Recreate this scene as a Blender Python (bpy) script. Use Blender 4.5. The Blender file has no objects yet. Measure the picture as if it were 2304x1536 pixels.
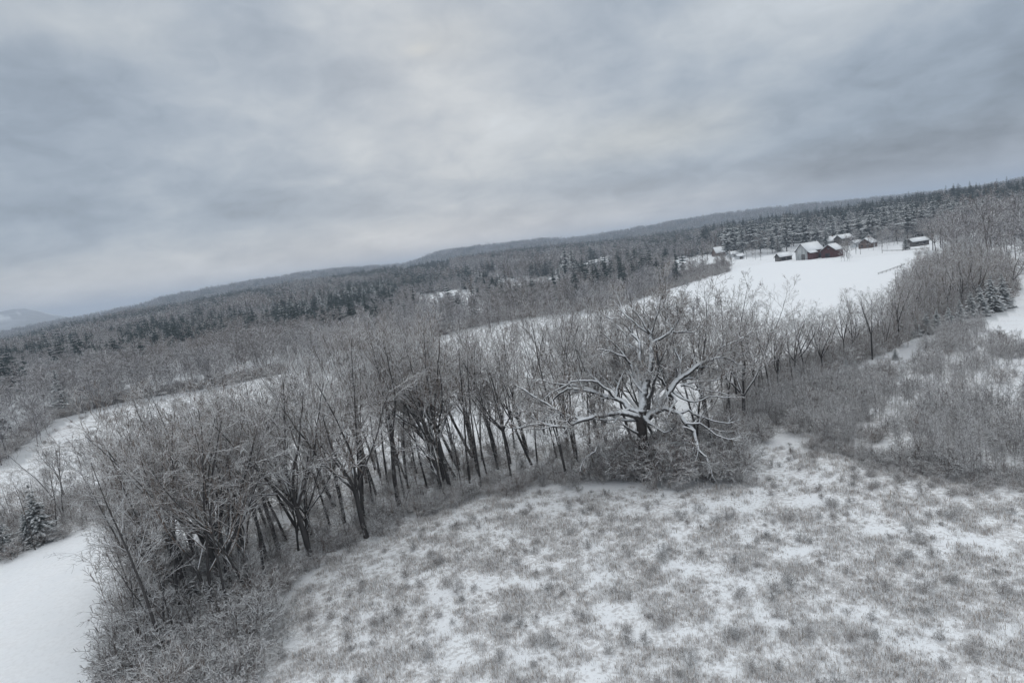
import bpy, math, random
import numpy as np
from mathutils import Vector, Matrix
random.seed(7); rng = np.random.default_rng(7)
R = math.radians
SC = bpy.context.scene
COL = SC.collection

# ------------------------------------------------------------------ camera
CAMH, FPX, PITCH, ROLL = 24.0, 1330.0, R(8.05), R(8.0)
fw = Vector((0, math.cos(PITCH), -math.sin(PITCH)))
r0, u0 = Vector((1, 0, 0)), Vector((0, math.sin(PITCH), math.cos(PITCH)))
cr = r0*math.cos(ROLL) - u0*math.sin(ROLL)
cu = r0*math.sin(ROLL) + u0*math.cos(ROLL)
cam_d = bpy.data.cameras.new('camera'); cam = bpy.data.objects.new('camera', cam_d); COL.objects.link(cam)
M3 = Matrix((cr, cu, -fw)).transposed()
cam.matrix_world = Matrix.Translation((0, 0, CAMH)) @ M3.to_4x4()
cam_d.sensor_width = 36; cam_d.lens = 36*FPX/2304; cam_d.clip_start = 0.5; cam_d.clip_end = 40000
SC.camera = cam

def pdir(px, py):
    return fw + cr*((px-1152)/FPX) + cu*((768-py)/FPX)
def azel(px, py):
    d = pdir(px, py); return math.atan2(d.x, d.y), math.atan2(d.z, math.hypot(d.x, d.y))
def pscreen(x, y, z):
    v = Vector((x, y, z-CAMH)); f = v.dot(fw)
    return 1152+FPX*v.dot(cr)/f, 768-FPX*v.dot(cu)/f

# ------------------------------------------------------------------ light, sky, exposure
SC.view_settings.view_transform = 'Standard'; SC.view_settings.look = 'None'
SC.view_settings.exposure = 0.0; SC.view_settings.gamma = 1.0
SUN_AZ, SUN_EL = azel(945, 110)
sd = bpy.data.lights.new('sun', 'SUN'); sd.energy = 0.5; sd.angle = R(40); sd.color = (1, 0.96, 0.9)
sun = bpy.data.objects.new('sun', sd); COL.objects.link(sun)
sdir = Vector((math.sin(SUN_AZ)*math.cos(SUN_EL), math.cos(SUN_AZ)*math.cos(SUN_EL), math.sin(SUN_EL)))
sun.rotation_euler = sdir.to_track_quat('Z', 'Y').to_euler(); sun.location = (0, 0, 200)

class NT:
    """small node-tree helper: maths on sockets"""
    def __init__(s, tree): s.t = tree; tree.nodes.clear()
    def n(s, typ, **kw):
        nd = s.t.nodes.new(typ)
        for k, v in kw.items():
            if hasattr(nd, k) and k not in ('color',): setattr(nd, k, v)
        return nd
    def put(s, sock, v):
        if isinstance(v, bpy.types.NodeSocket): s.t.links.new(v, sock)
        else: sock.default_value = v
    def m(s, op, a, b=0.0, c=0.0, clamp=False):
        nd = s.t.nodes.new('ShaderNodeMath'); nd.operation = op; nd.use_clamp = clamp
        s.put(nd.inputs[0], a); s.put(nd.inputs[1], b); s.put(nd.inputs[2], c)
        return nd.outputs[0]
    def mr(s, v, a, b, c=0.0, d=1.0, interp='SMOOTHSTEP'):
        nd = s.t.nodes.new('ShaderNodeMapRange'); nd.interpolation_type = interp
        s.put(nd.inputs[0], v); s.put(nd.inputs[1], a); s.put(nd.inputs[2], b); s.put(nd.inputs[3], c); s.put(nd.inputs[4], d)
        return nd.outputs[0]
    def mix(s, f, a, b, mode='MIX'):
        nd = s.t.nodes.new('ShaderNodeMix'); nd.data_type = 'RGBA'; nd.blend_type = mode
        s.put(nd.inputs[0], f); s.put(nd.inputs[6], a); s.put(nd.inputs[7], b)
        return nd.outputs[2]
    def noise(s, vec, scale, detail=3.0, rough=0.55, dist=0.0):
        nd = s.t.nodes.new('ShaderNodeTexNoise')
        if vec is not None: s.t.links.new(vec, nd.inputs['Vector'])
        s.put(nd.inputs['Scale'], scale); nd.inputs['Detail'].default_value = detail
        nd.inputs['Roughness'].default_value = rough; nd.inputs['Distortion'].default_value = dist
        return nd.outputs[0]

def build_world():
    w = bpy.data.worlds.new('World'); SC.world = w; w.use_nodes = True
    k = NT(w.node_tree)
    out = k.n('ShaderNodeOutputWorld'); bg = k.n('ShaderNodeBackground'); k.t.links.new(bg.outputs[0], out.inputs[0])
    tc = k.n('ShaderNodeTexCoord'); sep = k.n('ShaderNodeSeparateXYZ'); k.t.links.new(tc.outputs['Generated'], sep.inputs[0])
    x, y, z = sep.outputs
    az = k.m('ARCTAN2', x, y); el = k.m('ARCSINE', z)
    # the cloud deck as a plane overhead
    zz = k.m('ADD', k.m('MAXIMUM', z, 0.0), 0.30)
    cv = k.n('ShaderNodeCombineXYZ'); k.put(cv.inputs[0], k.m('DIVIDE', x, zz)); k.put(cv.inputs[1], k.m('DIVIDE', y, zz))
    n1 = k.noise(cv.outputs[0], 1.5, 3.0, 0.5, 0.4); n2 = k.noise(cv.outputs[0], 4.2, 4.0, 0.5, 0.5); n3 = k.noise(cv.outputs[0], 12.0, 4.0, 0.6, 0.8)
    val = k.m('ADD', k.m('MULTIPLY', k.m('SUBTRACT', n1, 0.5), 1.05), k.m('ADD', k.m('MULTIPLY', k.m('SUBTRACT', n2, 0.5), 0.60), k.m('MULTIPLY', k.m('SUBTRACT', n3, 0.5), 0.26)))
    warm = 0.0
    # large soft patches of the deck: px, py, half sizes, brightness, warmth
    for (px, py, sx, sy, am, wm) in SKY_PATCHES:
        a, e = azel(px, py)
        dx = k.m('DIVIDE', k.m('SUBTRACT', az, a), sx/FPX); dy = k.m('DIVIDE', k.m('SUBTRACT', el, e), sy/FPX)
        q = k.m('ADD', k.m('MULTIPLY', dx, dx), k.m('MULTIPLY', dy, dy))
        g = k.m('EXPONENT', k.m('MULTIPLY', q, -1.0))
        val = k.m('ADD', val, k.m('MULTIPLY', g, am*1.25))
        if wm: warm = k.m('ADD', warm, k.m('MULTIPLY', g, wm))
    # overcast sky: brighter towards the zenith
    zen = k.mr(el, R(20), R(75), 0.0, 1.0)
    base = k.m('ADD', 0.505, k.m('MULTIPLY', zen, 0.95))
    lum = k.m('MULTIPLY', base, k.m('MAXIMUM', k.m('ADD', 1.0, val), 0.3))
    tint = k.mix(k.mr(val, -0.3, 0.25), (0.84, 0.995, 1.19, 1), (0.925, 1.0, 1.07, 1))
    tint = k.mix(warm, tint, (0.99, 1.0, 0.95, 1))
    # a little pinkish light near the horizon
    tint = k.mix(k.mr(el, R(7), R(1), 0.0, 0.55), tint, (1.04, 1.0, 0.985, 1))
    tint = k.mix(k.mr(el, R(32), R(60)), tint, (0.965, 1.0, 1.025, 1))
    lum = k.m('MULTIPLY', lum, k.mr(el, R(8), R(0), 1.0, 1.28))
    cl = k.mix(1.0, tint, (1, 1, 1, 1), 'MULTIPLY')
    vm = k.n('ShaderNodeVectorMath'); vm.operation = 'SCALE'; k.t.links.new(cl, vm.inputs[0]); k.put(vm.inputs['Scale'], lum)
    sky = k.n('ShaderNodeTexSky'); sky.sky_type = 'NISHITA'; sky.sun_disc = False
    sky.sun_elevation = SUN_EL; sky.sun_rotation = SUN_AZ
    sk = k.n('ShaderNodeVectorMath'); sk.operation = 'SCALE'; k.t.links.new(sky.outputs[0], sk.inputs[0]); sk.inputs['Scale'].default_value = 0.06
    fin = k.mix(0.93, sk.outputs[0], vm.outputs[0])      # the clouds cover the clear sky almost wholly
    k.t.links.new(fin, bg.inputs[0]); bg.inputs[1].default_value = 1.0
SKY_PATCHES = [
    (945, 113, 30, 12, 0.10, 0.25), (1000, 90, 110, 50, 0.06, 0.2), (1000, 220, 230, 160, 0.05, 0.0), (1470, 305, 190, 50, 0.15, 0.45),
    (1120, 330, 330, 80, 0.10, 0), (280, 240, 260, 130, -0.13, 0), (70, 300, 150, 130, -0.08, 0),
    (1250, 160, 160, 90, -0.14, 0), (2200, 240, 330, 140, -0.26, 0), (1750, 260, 260, 110, -0.13, 0), (1850, 390, 420, 55, -0.14, 0),
    (500, 500, 520, 70, -0.17, 0), (1300, 430, 400, 45, -0.10, 0), (150, 60, 260, 60, 0.18, 0.1), (1700, 40, 420, 80, 0.14, 0),
    (700, 120, 200, 90, -0.10, 0), (600, 600, 560, 60, 0.16, 0.2), (505, 575, 45, 20, -0.14, 0), (1500, 470, 320, 40, 0.08, 0.1),
    (120, 640, 200, 40, 0.12, 0.2), (650, 390, 300, 60, -0.06, 0), (2100, 410, 260, 25, 0.08, 0.2),
]
build_world()
SC.cycles.use_denoising = True
SC.cycles.max_bounces = 5; SC.cycles.diffuse_bounces = 3; SC.cycles.glossy_bounces = 1; SC.cycles.volume_bounces = 1
SC.cycles.transparent_max_bounces = 4

# ------------------------------------------------------------------ terrain
def table(pts, r, tree):
    a, h = [], []
    for px, py in pts:
        A, E = azel(px, py); a.append(A); h.append(CAMH + r*math.tan(E) - tree)
    return np.array(a), np.array(h)
RA, RB, RC = 1150.0, 2900.0, 5200.0
TA = table([(-400,815),(0,770),(150,729),(300,699),(420,679),(520,658),(640,638),(700,630),(800,614),(880,603),(990,586),(1100,571),(1250,554),(1400,540),(1600,512),(1800,484),(2000,455),(2150,432),(2304,412),(2700,370)], RA, 12)
TB = table([(-400,800),(0,752),(150,722),(200,714),(300,694),(380,670),(470,653),(560,638),(640,625),(700,614),(760,608),(850,602),(915,596),(940,588),(975,573),(1010,565),(1090,554),(1150,549),(1220,541),(1250,541),(1290,540),(1340,532),(1400,522),(1500,506),(1600,489),(1700,477),(1800,466),(1900,457),(2000,447),(2100,438),(2200,424),(2304,405),(2600,380)], RB, 8)
TC = table([(-500,760),(-250,728),(-100,712),(0,701),(30,695),(60,694),(85,698),(110,706),(150,712),(200,716),(300,722),(500,735),(2304,520)], RC, 0)
def smooth(t): t = np.clip(t, 0, 1); return t*t*(3-2*t)
_ph = rng.uniform(0, 6.28, (24, 3))
def wav(x, y, L, seed):
    s = 0
    for i in range(4):
        a = _ph[(seed*4+i) % 24]
        s = s + np.sin(x/L*(0.6+0.23*i)*math.cos(a[0]*3)+y/L*(0.6+0.23*i)*math.sin(a[0]*3)+a[1])
    return s/4
def fnoise(x, y, L, seed, n=28):
    q = np.random.default_rng(1000+seed); a = q.uniform(0, 6.283, n); w = 6.283/(L*q.uniform(.55, 1.9, n)); p = q.uniform(0, 6.283, n); v = 0
    for i in range(n): v = v + np.sin((x*math.cos(a[i])+y*math.sin(a[i]))*w[i]+p[i])
    return v/math.sqrt(n/2)        # about unit variance
def terrain(x, y):
    x = np.asarray(x, float); y = np.asarray(y, float)
    r = np.hypot(x, y); az = np.arctan2(x, y)
    hA = np.interp(az, *TA); hB = np.interp(az, *TB); hC = np.interp(az, *TC)
    wA = smooth((r-380)/(RA-380)); wAB = smooth((r-RA)/500); 
    z = hA*wA
    z = z*(1-wAB) + wAB*(-25)
    z = z + (hB+25)*smooth((r-RA-450)/(RB-RA-450))
    z = z*(1-smooth((r-RB)/800)) + (-40)*smooth((r-RB)/800)
    z = z + (hC+40)*smooth((r-RB-800)/(RC-RB-800))
    z = z*(1-smooth((r-RC)/1800)) - 60*smooth((r-RC)/1800)
    z = z + 0.35*wav(x, y, 14, 0)*smooth((r-20)/60)*(r < 900) + 0.12*wav(x, y, 4, 1)*(r < 300)
    z = z + wav(x, y, 130, 2)*2.5*smooth((r-450)/500) + wav(x, y, 420, 3)*5*smooth((r-2200)/900)*(r < 3600)
    return z
def tz(x, y): return float(terrain(x, y))
def ground(px, py):
    d = pdir(px, py); t = CAMH/max(-d.z, 1e-3)
    for _ in range(12):
        t = min((CAMH - tz(d.x*t, d.y*t))/max(-d.z, 1e-3), 1400)
    return d.x*t, d.y*t
def gpoly(pts): return np.array([ground(*p) for p in pts])
def inside(poly, X, Y):
    c = np.zeros(X.shape, bool); n = len(poly)
    for i in range(n):
        x1, y1 = poly[i]; x2, y2 = poly[(i+1) % n]
        if y1 == y2: continue
        c ^= ((y1 > Y) != (y2 > Y)) & (X < (x2-x1)*(Y-y1)/(y2-y1)+x1)
    return c
def scatter_pts(poly, sp, jit=0.48):
    lo, hi = poly.min(0), poly.max(0)
    X, Y = np.meshgrid(np.arange(lo[0], hi[0]+sp, sp), np.arange(lo[1], hi[1]+sp, sp))
    X = X.ravel()+rng.uniform(-jit, jit, X.size)*sp; Y = Y.ravel()+rng.uniform(-jit, jit, Y.size)*sp
    k = inside(poly, X, Y); return X[k], Y[k]

# ------------------------------------------------------------------ land cover (traced on the ground)
MEADOW = gpoly([(560,1620),(596,1470),(668,1332),(766,1244),(882,1192),(988,1148),(1122,1112),(1260,1105),(1400,1095),(1560,1098),(1640,1085),(1690,1040),(1720,1005),(1800,1000),(1900,1030),(2050,1060),(2200,1085),(2500,1105),(2500,1620)])
BELT = gpoly([(255,1500),(420,1452),(560,1375),(660,1300),(720,1258),(850,1206),(950,1160),(1100,1118),(1250,1088),(1400,1075),(1600,1078),(1650,1040),(1640,1000),(1560,985),(1400,985),(1250,1000),(1100,1005),(950,1030),(800,1060),(650,1095),(520,1150),(420,1240),(330,1290),(262,1380)])
HEDGE_E = gpoly([(1640,1040),(1690,960),(1750,905),(1830,865),(1930,825),(2030,782),(2030,740),(1930,775),(1830,810),(1740,845),(1660,880),(1600,960)])
THICKET = gpoly([(2030,775),(2110,740),(2200,705),(2285,672),(2270,615),(2180,600),(2090,610),(2040,650),(2010,735)])
SAPL = gpoly([(1690,1005),(1740,980),(1820,990),(1900,1030),(2050,1065),(2200,1090),(2500,1115),(2500,880),(2304,900),(2150,905),(2020,905),(1900,870),(1800,890),(1720,930)])
SAPL2 = gpoly([(2010,885),(2120,905),(2290,880),(2320,800),(2200,735),(2120,755),(2060,800)])
FIELD_W = gpoly([(-300,1290),(0,1262),(120,1210),(215,1188),(262,1300),(240,1420),(230,1620),(-300,1800)])
LEFT_HEDGE = gpoly([(-200,1330),(0,1275),(110,1222),(215,1190),(330,1165),(420,1130),(300,1095),(200,1110),(60,1150),(-200,1240)])
MEADOW_W = gpoly([(-150,1230),(30,1160),(200,1110),(330,1120),(560,1130),(760,1055),(1000,1010),(1000,890),(860,850),(640,840),(540,870),(400,893),(250,918),(150,948),(110,985),(60,1040),(-150,1100)])
STRIP = gpoly([(870,850),(1000,900),(1150,960),(1300,960),(1500,930),(1640,900),(1720,840),(1640,700),(1600,650),(1480,668),(1400,690),(1300,712),(1200,718),(1100,735),(980,765),(890,800)])
STRIP2 = gpoly([(1290,685),(1360,655),(1430,640),(1500,632),(1560,612),(1560,624),(1480,648),(1400,675),(1310,700)])
FARM = gpoly([(1430,678),(1560,628),(1640,606),(1750,588),(1900,584),(2060,566),(2075,610),(2045,690),(1980,720),(1900,770),(1800,810),(1700,800),(1600,740),(1500,690)])
YARD = gpoly([(1570,606),(1600,575),(1700,580),(1790,562),(1900,548),(2000,545),(2110,540),(2120,562),(2060,568),(1900,588),(1750,594),(1640,610)])
FIELD_E = gpoly([(2285,700),(2280,650),(2420,620),(2700,640),(2700,800),(2330,780),(2200,735)])
LAWN_E = gpoly([(2060,578),(2110,566),(2304,548),(2600,520),(2600,640),(2285,665),(2200,600),(2075,612)])
CLEARS = [gpoly(p) for p in (
    [(935,668),(1000,661),(1075,656),(1085,700),(1000,710),(940,706)], [(1120,640),(1200,628),(1260,624),(1265,654),(1120,668)],
    [(470,865),(560,848),(645,838),(640,850),(560,868)], [(895,616),(950,610),(1020,602),(1030,634),(910,650)],
    [(1060,633),(1150,628),(1150,636),(1065,641)], [(1300,602),(1370,586),(1380,612),(1310,624)], [(1500,590),(1600,570),(1640,600),(1520,618)])]
FIELDS = [MEADOW, BELT, HEDGE_E, THICKET, SAPL, SAPL2, FIELD_W, LEFT_HEDGE, MEADOW_W, STRIP, STRIP2, FARM, YARD, FIELD_E, LAWN_E] + CLEARS

def forest_mask(X, Y):
    r = np.hypot(X, Y); m = r > 95
    for p in FIELDS: m &= ~inside(p, X, Y)
    # ground nearer than the wood's front edge
    return m

# ------------------------------------------------------------------ materials
def mat(name):
    m = bpy.data.materials.new(name); m.use_nodes = True
    k = NT(m.node_tree); out = k.n('ShaderNodeOutputMaterial'); b = k.n('ShaderNodeBsdfPrincipled')
    k.t.links.new(b.outputs[0], out.inputs[0]); b.inputs['Roughness'].default_value = 0.9
    b.inputs['Specular IOR Level'].default_value = 0.15
    return m, k, b
SNOW = (0.87, 0.875, 0.88, 1)
def snowy(name, base, base2, lo, hi, snow=SNOW, scale=3.0, hue=None, stand=None):
    """a dark surface with snow lying on whatever faces up"""
    m, k, b = mat(name)
    g = k.n('ShaderNodeNewGeometry'); sp = k.n('ShaderNodeSeparateXYZ'); k.t.links.new(g.outputs['Normal'], sp.inputs[0])
    tc = k.n('ShaderNodeTexCoord'); oi = k.n('ShaderNodeObjectInfo')
    n = k.noise(tc.outputs['Object'], scale, 2.0)
    f = k.mr(k.m('ADD', sp.outputs[2], k.m('MULTIPLY', k.m('SUBTRACT', n, 0.5), 0.7)), lo, hi)
    c = k.mix(n, base, base2)
    if hue: c = k.mix(k.m('MULTIPLY', oi.outputs['Random'], 0.8), c, hue)
    if stand:      # stands of one kind of tree
        sn = k.noise(g.outputs['Position'], 0.011, 3.0)
        c = k.mix(k.mr(sn, .42, .58), c, stand)
    k.t.links.new(k.mix(f, c, snow), b.inputs['Base Color'])
    return m
MT = {}
MT['bark'] = snowy('bark', (0.050, 0.046, 0.045, 1), (0.10, 0.092, 0.088, 1), 0.25, 0.6)
MT['bark_oak'] = snowy('oak_bark', (0.045, 0.042, 0.042, 1), (0.10, 0.095, 0.092, 1), -0.05, 0.3)
MT['bark_old'] = snowy('old_oak_bark', (0.04, 0.035, 0.033, 1), (0.085, 0.075, 0.07, 1), 0.35, 0.7)
MT['twig'] = snowy('twig', (0.085, 0.073, 0.066, 1), (0.145, 0.125, 0.113, 1), 0.12, 0.58, scale=1.3, hue=(0.185, 0.13, 0.095, 1))
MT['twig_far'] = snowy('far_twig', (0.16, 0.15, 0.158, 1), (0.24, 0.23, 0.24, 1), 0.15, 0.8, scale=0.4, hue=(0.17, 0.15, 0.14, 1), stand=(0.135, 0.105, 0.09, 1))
MT['brush'] = snowy('brush', (0.125, 0.108, 0.098, 1), (0.21, 0.185, 0.17, 1), 0.05, 0.55, scale=2.0, hue=(0.22, 0.16, 0.13, 1))
MT['sapling'] = snowy('sapling_twig', (0.17, 0.155, 0.15, 1), (0.27, 0.25, 0.245, 1), 0.05, 0.6, scale=2.0, hue=(0.20, 0.175, 0.16, 1))
MT['needle'] = snowy('needles', (0.018, 0.030, 0.028, 1), (0.040, 0.060, 0.050, 1), 0.72, 1.12, scale=2.2)
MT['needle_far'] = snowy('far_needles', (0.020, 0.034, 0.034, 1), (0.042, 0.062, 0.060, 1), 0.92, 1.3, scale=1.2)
def mk_plain(name, c1, c2, scale, rough=0.9, bump=0.0):
    m, k, b = mat(name); tc = k.n('ShaderNodeTexCoord'); n = k.noise(tc.outputs['Object'], scale, 4.0)
    k.t.links.new(k.mix(k.mr(n, 0.3, 0.7), c1, c2), b.inputs['Base Color']); b.inputs['Roughness'].default_value = rough
    if bump:
        bp = k.n('ShaderNodeBump'); bp.inputs['Strength'].default_value = bump; k.t.links.new(n, bp.inputs['Height']); k.t.links.new(bp.outputs[0], b.inputs['Normal'])
    return m
MT['snow'] = mk_plain('roof_snow', (0.82, 0.83, 0.84, 1), (0.87, 0.88, 0.89, 1), 1.2)
def siding(name, c1, c2, scale=6.0):
    m, k, b = mat(name); tc = k.n('ShaderNodeTexCoord')
    mp = k.n('ShaderNodeMapping'); k.t.links.new(tc.outputs['Object'], mp.inputs[0]); mp.inputs['Scale'].default_value = (scale, scale, 0.35)
    n = k.noise(mp.outputs[0], 1.0, 4.0)
    k.t.links.new(k.mix(k.mr(n, 0.35, 0.65), c1, c2), b.inputs['Base Color']); return m
MT['red'] = siding('red_boards', (0.070, 0.026, 0.027, 1), (0.115, 0.047, 0.046, 1))
MT['grey'] = siding('weathered_boards', (0.09, 0.085, 0.08, 1), (0.17, 0.16, 0.155, 1))
MT['white'] = siding('white_boards', (0.50, 0.52, 0.53, 1), (0.66, 0.67, 0.68, 1))
MT['brown'] = siding('brown_boards', (0.12, 0.085, 0.07, 1), (0.19, 0.14, 0.12, 1))
MT['dark'] = mk_plain('dark_opening', (0.02, 0.02, 0.022, 1), (0.035, 0.035, 0.04, 1), 2.0, 0.4)
MT['whitegrey'] = siding('whitewashed_boards', (0.30, 0.31, 0.31, 1), (0.55, 0.56, 0.56, 1), 4.0)
# dry grass: each blade straw at the root, some with frost
def mk_grass():
    m, k, b = mat('dry_grass')
    g = k.n('ShaderNodeNewGeometry'); at = k.n('ShaderNodeAttribute'); at.attribute_name = 'tone'
    oi = k.n('ShaderNodeObjectInfo')
    c = k.mix(at.outputs['Fac'], (0.40, 0.34, 0.295, 1), (0.74, 0.68, 0.64, 1))
    c = k.mix(k.m('MULTIPLY', oi.outputs['Random'], 0.5), c, (0.52, 0.47, 0.44, 1))
    fr = k.m('GREATER_THAN', at.outputs['Fac'], 0.38)
    k.t.links.new(k.mix(k.m('MULTIPLY', fr, 0.85), c, SNOW), b.inputs['Base Color'])
    return m
MT['grass'] = mk_grass()
def mk_ground():
    m, k, b = mat('snow_ground')
    tc = k.n('ShaderNodeTexCoord'); at = k.n('ShaderNodeAttribute'); at.attribute_name = 'cover'
    at2 = k.n('ShaderNodeAttribute'); at2.attribute_name = 'litter'
    pos = tc.outputs['Object']
    n1 = k.noise(pos, 0.35, 5.0); n2 = k.noise(pos, 3.0, 4.0, 0.6); n3 = k.noise(pos, 0.012, 6.0, 0.65); n4 = k.noise(pos, 0.05, 4.0, 0.7)
    snow = k.mix(k.mr(n1, 0.3, 0.7), (0.84, 0.85, 0.86, 1), (0.89, 0.895, 0.90, 1))
    # weeds and stubble poking through on the rough ground
    lit = k.mr(k.m('ADD', n2, k.m('MULTIPLY', k.m('SUBTRACT', n1, 0.5), 0.6)), 0.46, 0.64)
    snow = k.mix(k.m('MULTIPLY', lit, at2.outputs['Fac']), snow, (0.33, 0.30, 0.28, 1))
    sp = k.mr(k.noise(pos, 0.8, 5.0, 0.75), 0.655, 0.72)
    snow = k.mix(k.m('MULTIPLY', sp, k.m('MULTIPLY', at2.outputs['Fac'], 4.0, clamp=True)), snow, (0.42, 0.40, 0.39, 1))
    # the wooded hills far off
    wood = k.mix(k.mr(k.m('ADD', k.m('MULTIPLY', n3, 0.6), k.m('MULTIPLY', n4, 0.4)), 0.42, 0.60), (0.05, 0.06, 0.065, 1), (0.20, 0.21, 0.23, 1))
    k.t.links.new(k.mix(at.outputs['Fac'], snow, wood), b.inputs['Base Color'])
    bp = k.n('ShaderNodeBump'); bp.inputs['Strength'].default_value = 0.35; bp.inputs['Distance'].default_value = 0.25
    k.t.links.new(k.m('ADD', n1, k.m('MULTIPLY', n2, 0.25)), bp.inputs['Height']); k.t.links.new(bp.outputs[0], b.inputs['Normal'])
    return m
MT['ground'] = mk_ground()

# ------------------------------------------------------------------ mesh helpers
def new_mesh(name, V, F, mats, mi=None, attrs=None):
    """V (n,3), F (m,k) int array or a list of such arrays"""
    Fs = F if isinstance(F, list) else [F]
    Fs = [f for f in Fs if len(f)]
    me = bpy.data.meshes.new(name)
    me.vertices.add(len(V)); me.vertices.foreach_set('co', np.asarray(V, np.float32).ravel())
    loops = np.concatenate([f.ravel() for f in Fs]); cnt = np.concatenate([np.full(len(f), f.shape[1]) for f in Fs])
    me.loops.add(len(loops)); me.loops.foreach_set('vertex_index', loops.astype(np.int32))
    me.polygons.add(len(cnt)); st = np.concatenate([[0], np.cumsum(cnt)[:-1]])
    me.polygons.foreach_set('loop_start', st.astype(np.int32)); me.polygons.foreach_set('loop_total', cnt.astype(np.int32))
    for m in mats: me.materials.append(m)
    if mi is not None: me.polygons.foreach_set('material_index', np.asarray(mi, np.int32))
    for an, (dom, v) in (attrs or {}).items():
        a = me.attributes.new(an, 'FLOAT', dom); a.data.foreach_set('value', np.asarray(v, np.float32))
    me.update(calc_edges=True); me.validate()
    return me
def obj(name, me, parent=None, loc=(0, 0, 0)):
    o = bpy.data.objects.new(name, me); COL.objects.link(o); o.location = loc
    if parent is not None: o.parent = parent
    return o
def tag(o, label=None, cat=None, group=None, kind=None):
    if label: o['label'] = label
    if cat: o['category'] = cat
    if group: o['group'] = group
    if kind: o['kind'] = kind
    return o

def tubes(segs, sides=4, snowcap=1.35):
    """segs: rows of p0(3) p1(3) r0 r1 -> V, F. With four sides one edge points down and one, higher with snow, up."""
    S = np.asarray(segs, float); P0, P1, A, B = S[:, :3], S[:, 3:6], S[:, 6], S[:, 7]
    d = P1-P0; L = np.linalg.norm(d, axis=1, keepdims=True); d = d/np.maximum(L, 1e-6)
    ref = np.tile([0, 0, 1.0], (len(S), 1)); vert = np.abs(d[:, 2]) > 0.985; ref[vert] = [0, 1, 0]
    sx = np.cross(d, ref); sx /= np.linalg.norm(sx, axis=1, keepdims=True); up = np.cross(sx, d)
    P0 = P0 - d*(A*0.35)[:, None]; P1 = P1 + d*(B*0.35)[:, None]
    V = []
    for P, r in ((P0, A), (P1, B)):
        for j in range(sides):
            a = 2*math.pi*j/sides
            c, s = math.cos(a), math.sin(a)
            if sides == 4 and s > 0.5: s *= snowcap
            V.append(P + sx*(r*c)[:, None] + up*(r*s)[:, None])
    V = np.stack(V, 1).reshape(-1, 3); n = 2*sides
    b = (np.arange(len(S))*n)[:, None]
    F = np.concatenate([np.concatenate([b+j, b+(j+1) % sides, b+sides+(j+1) % sides, b+sides+j], 1) for j in range(sides)])
    return V, F
def join(parts):
    V, F, o = [], [], 0
    for v, f in parts:
        V.append(v); F.append(f+o); o += len(v)
    return np.concatenate(V), F

# ------------------------------------------------------------------ trees that grow
rnd = random.Random(3)
def rvec():
    while True:
        v = Vector((rnd.uniform(-1, 1), rnd.uniform(-1, 1), rnd.uniform(-1, 1)))
        if 0.05 < v.length < 1: return v.normalized()
def branch_dir(d, ang):
    a = d.cross(rvec()); a = a.normalized() if a.length > 1e-4 else Vector((1, 0, 0))
    return (Matrix.Rotation(ang, 3, a) @ d).normalized()
def grow(out, p, d, L, r, lev, P):
    """P['lv'][lev]: dict(n segments, wob, trop, kids, start, ang, lenk, rk)"""
    q = P['lv'][lev]; n = q['n']; path = [(p.copy(), r)]
    tip = max(r*q.get('taper', 0.35), P['rmin'])
    for i in range(n):
        d = (d + rvec()*q['wob'] + Vector((0, 0, q['trop']))).normalized()
        p2 = p + d*(L/n); rr = r + (tip-r)*(i/n); r2 = r + (tip-r)*((i+1)/n)
        out[min(lev, len(out)-1)].append((*p, *p2, rr, r2))
        p = p2; path.append((p.copy(), r2))
        if 'kids' in q and lev+1 < len(P['lv']):
            t = (i+1)/n
            if t >= q['start']:
                k = q['kids']; k = int(k) + (rnd.random() < k-int(k))
                for _ in range(k):
                    cd = branch_dir(d, R(q['ang']*rnd.uniform(0.7, 1.3)))
                    if q.get('outup') and cd.z < -0.15: cd.z *= -0.5
                    sh = 1-q.get('short', 0.5)*max(0, (t-q['start'])/(1.001-q['start']))
                    grow(out, p, cd.normalized(), L*q['lenk']*rnd.uniform(0.7, 1.2)*sh, max(r2*q['rk'], P['rmin']), lev+1, P)
    return p, d, path
TW = 0.0085
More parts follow.
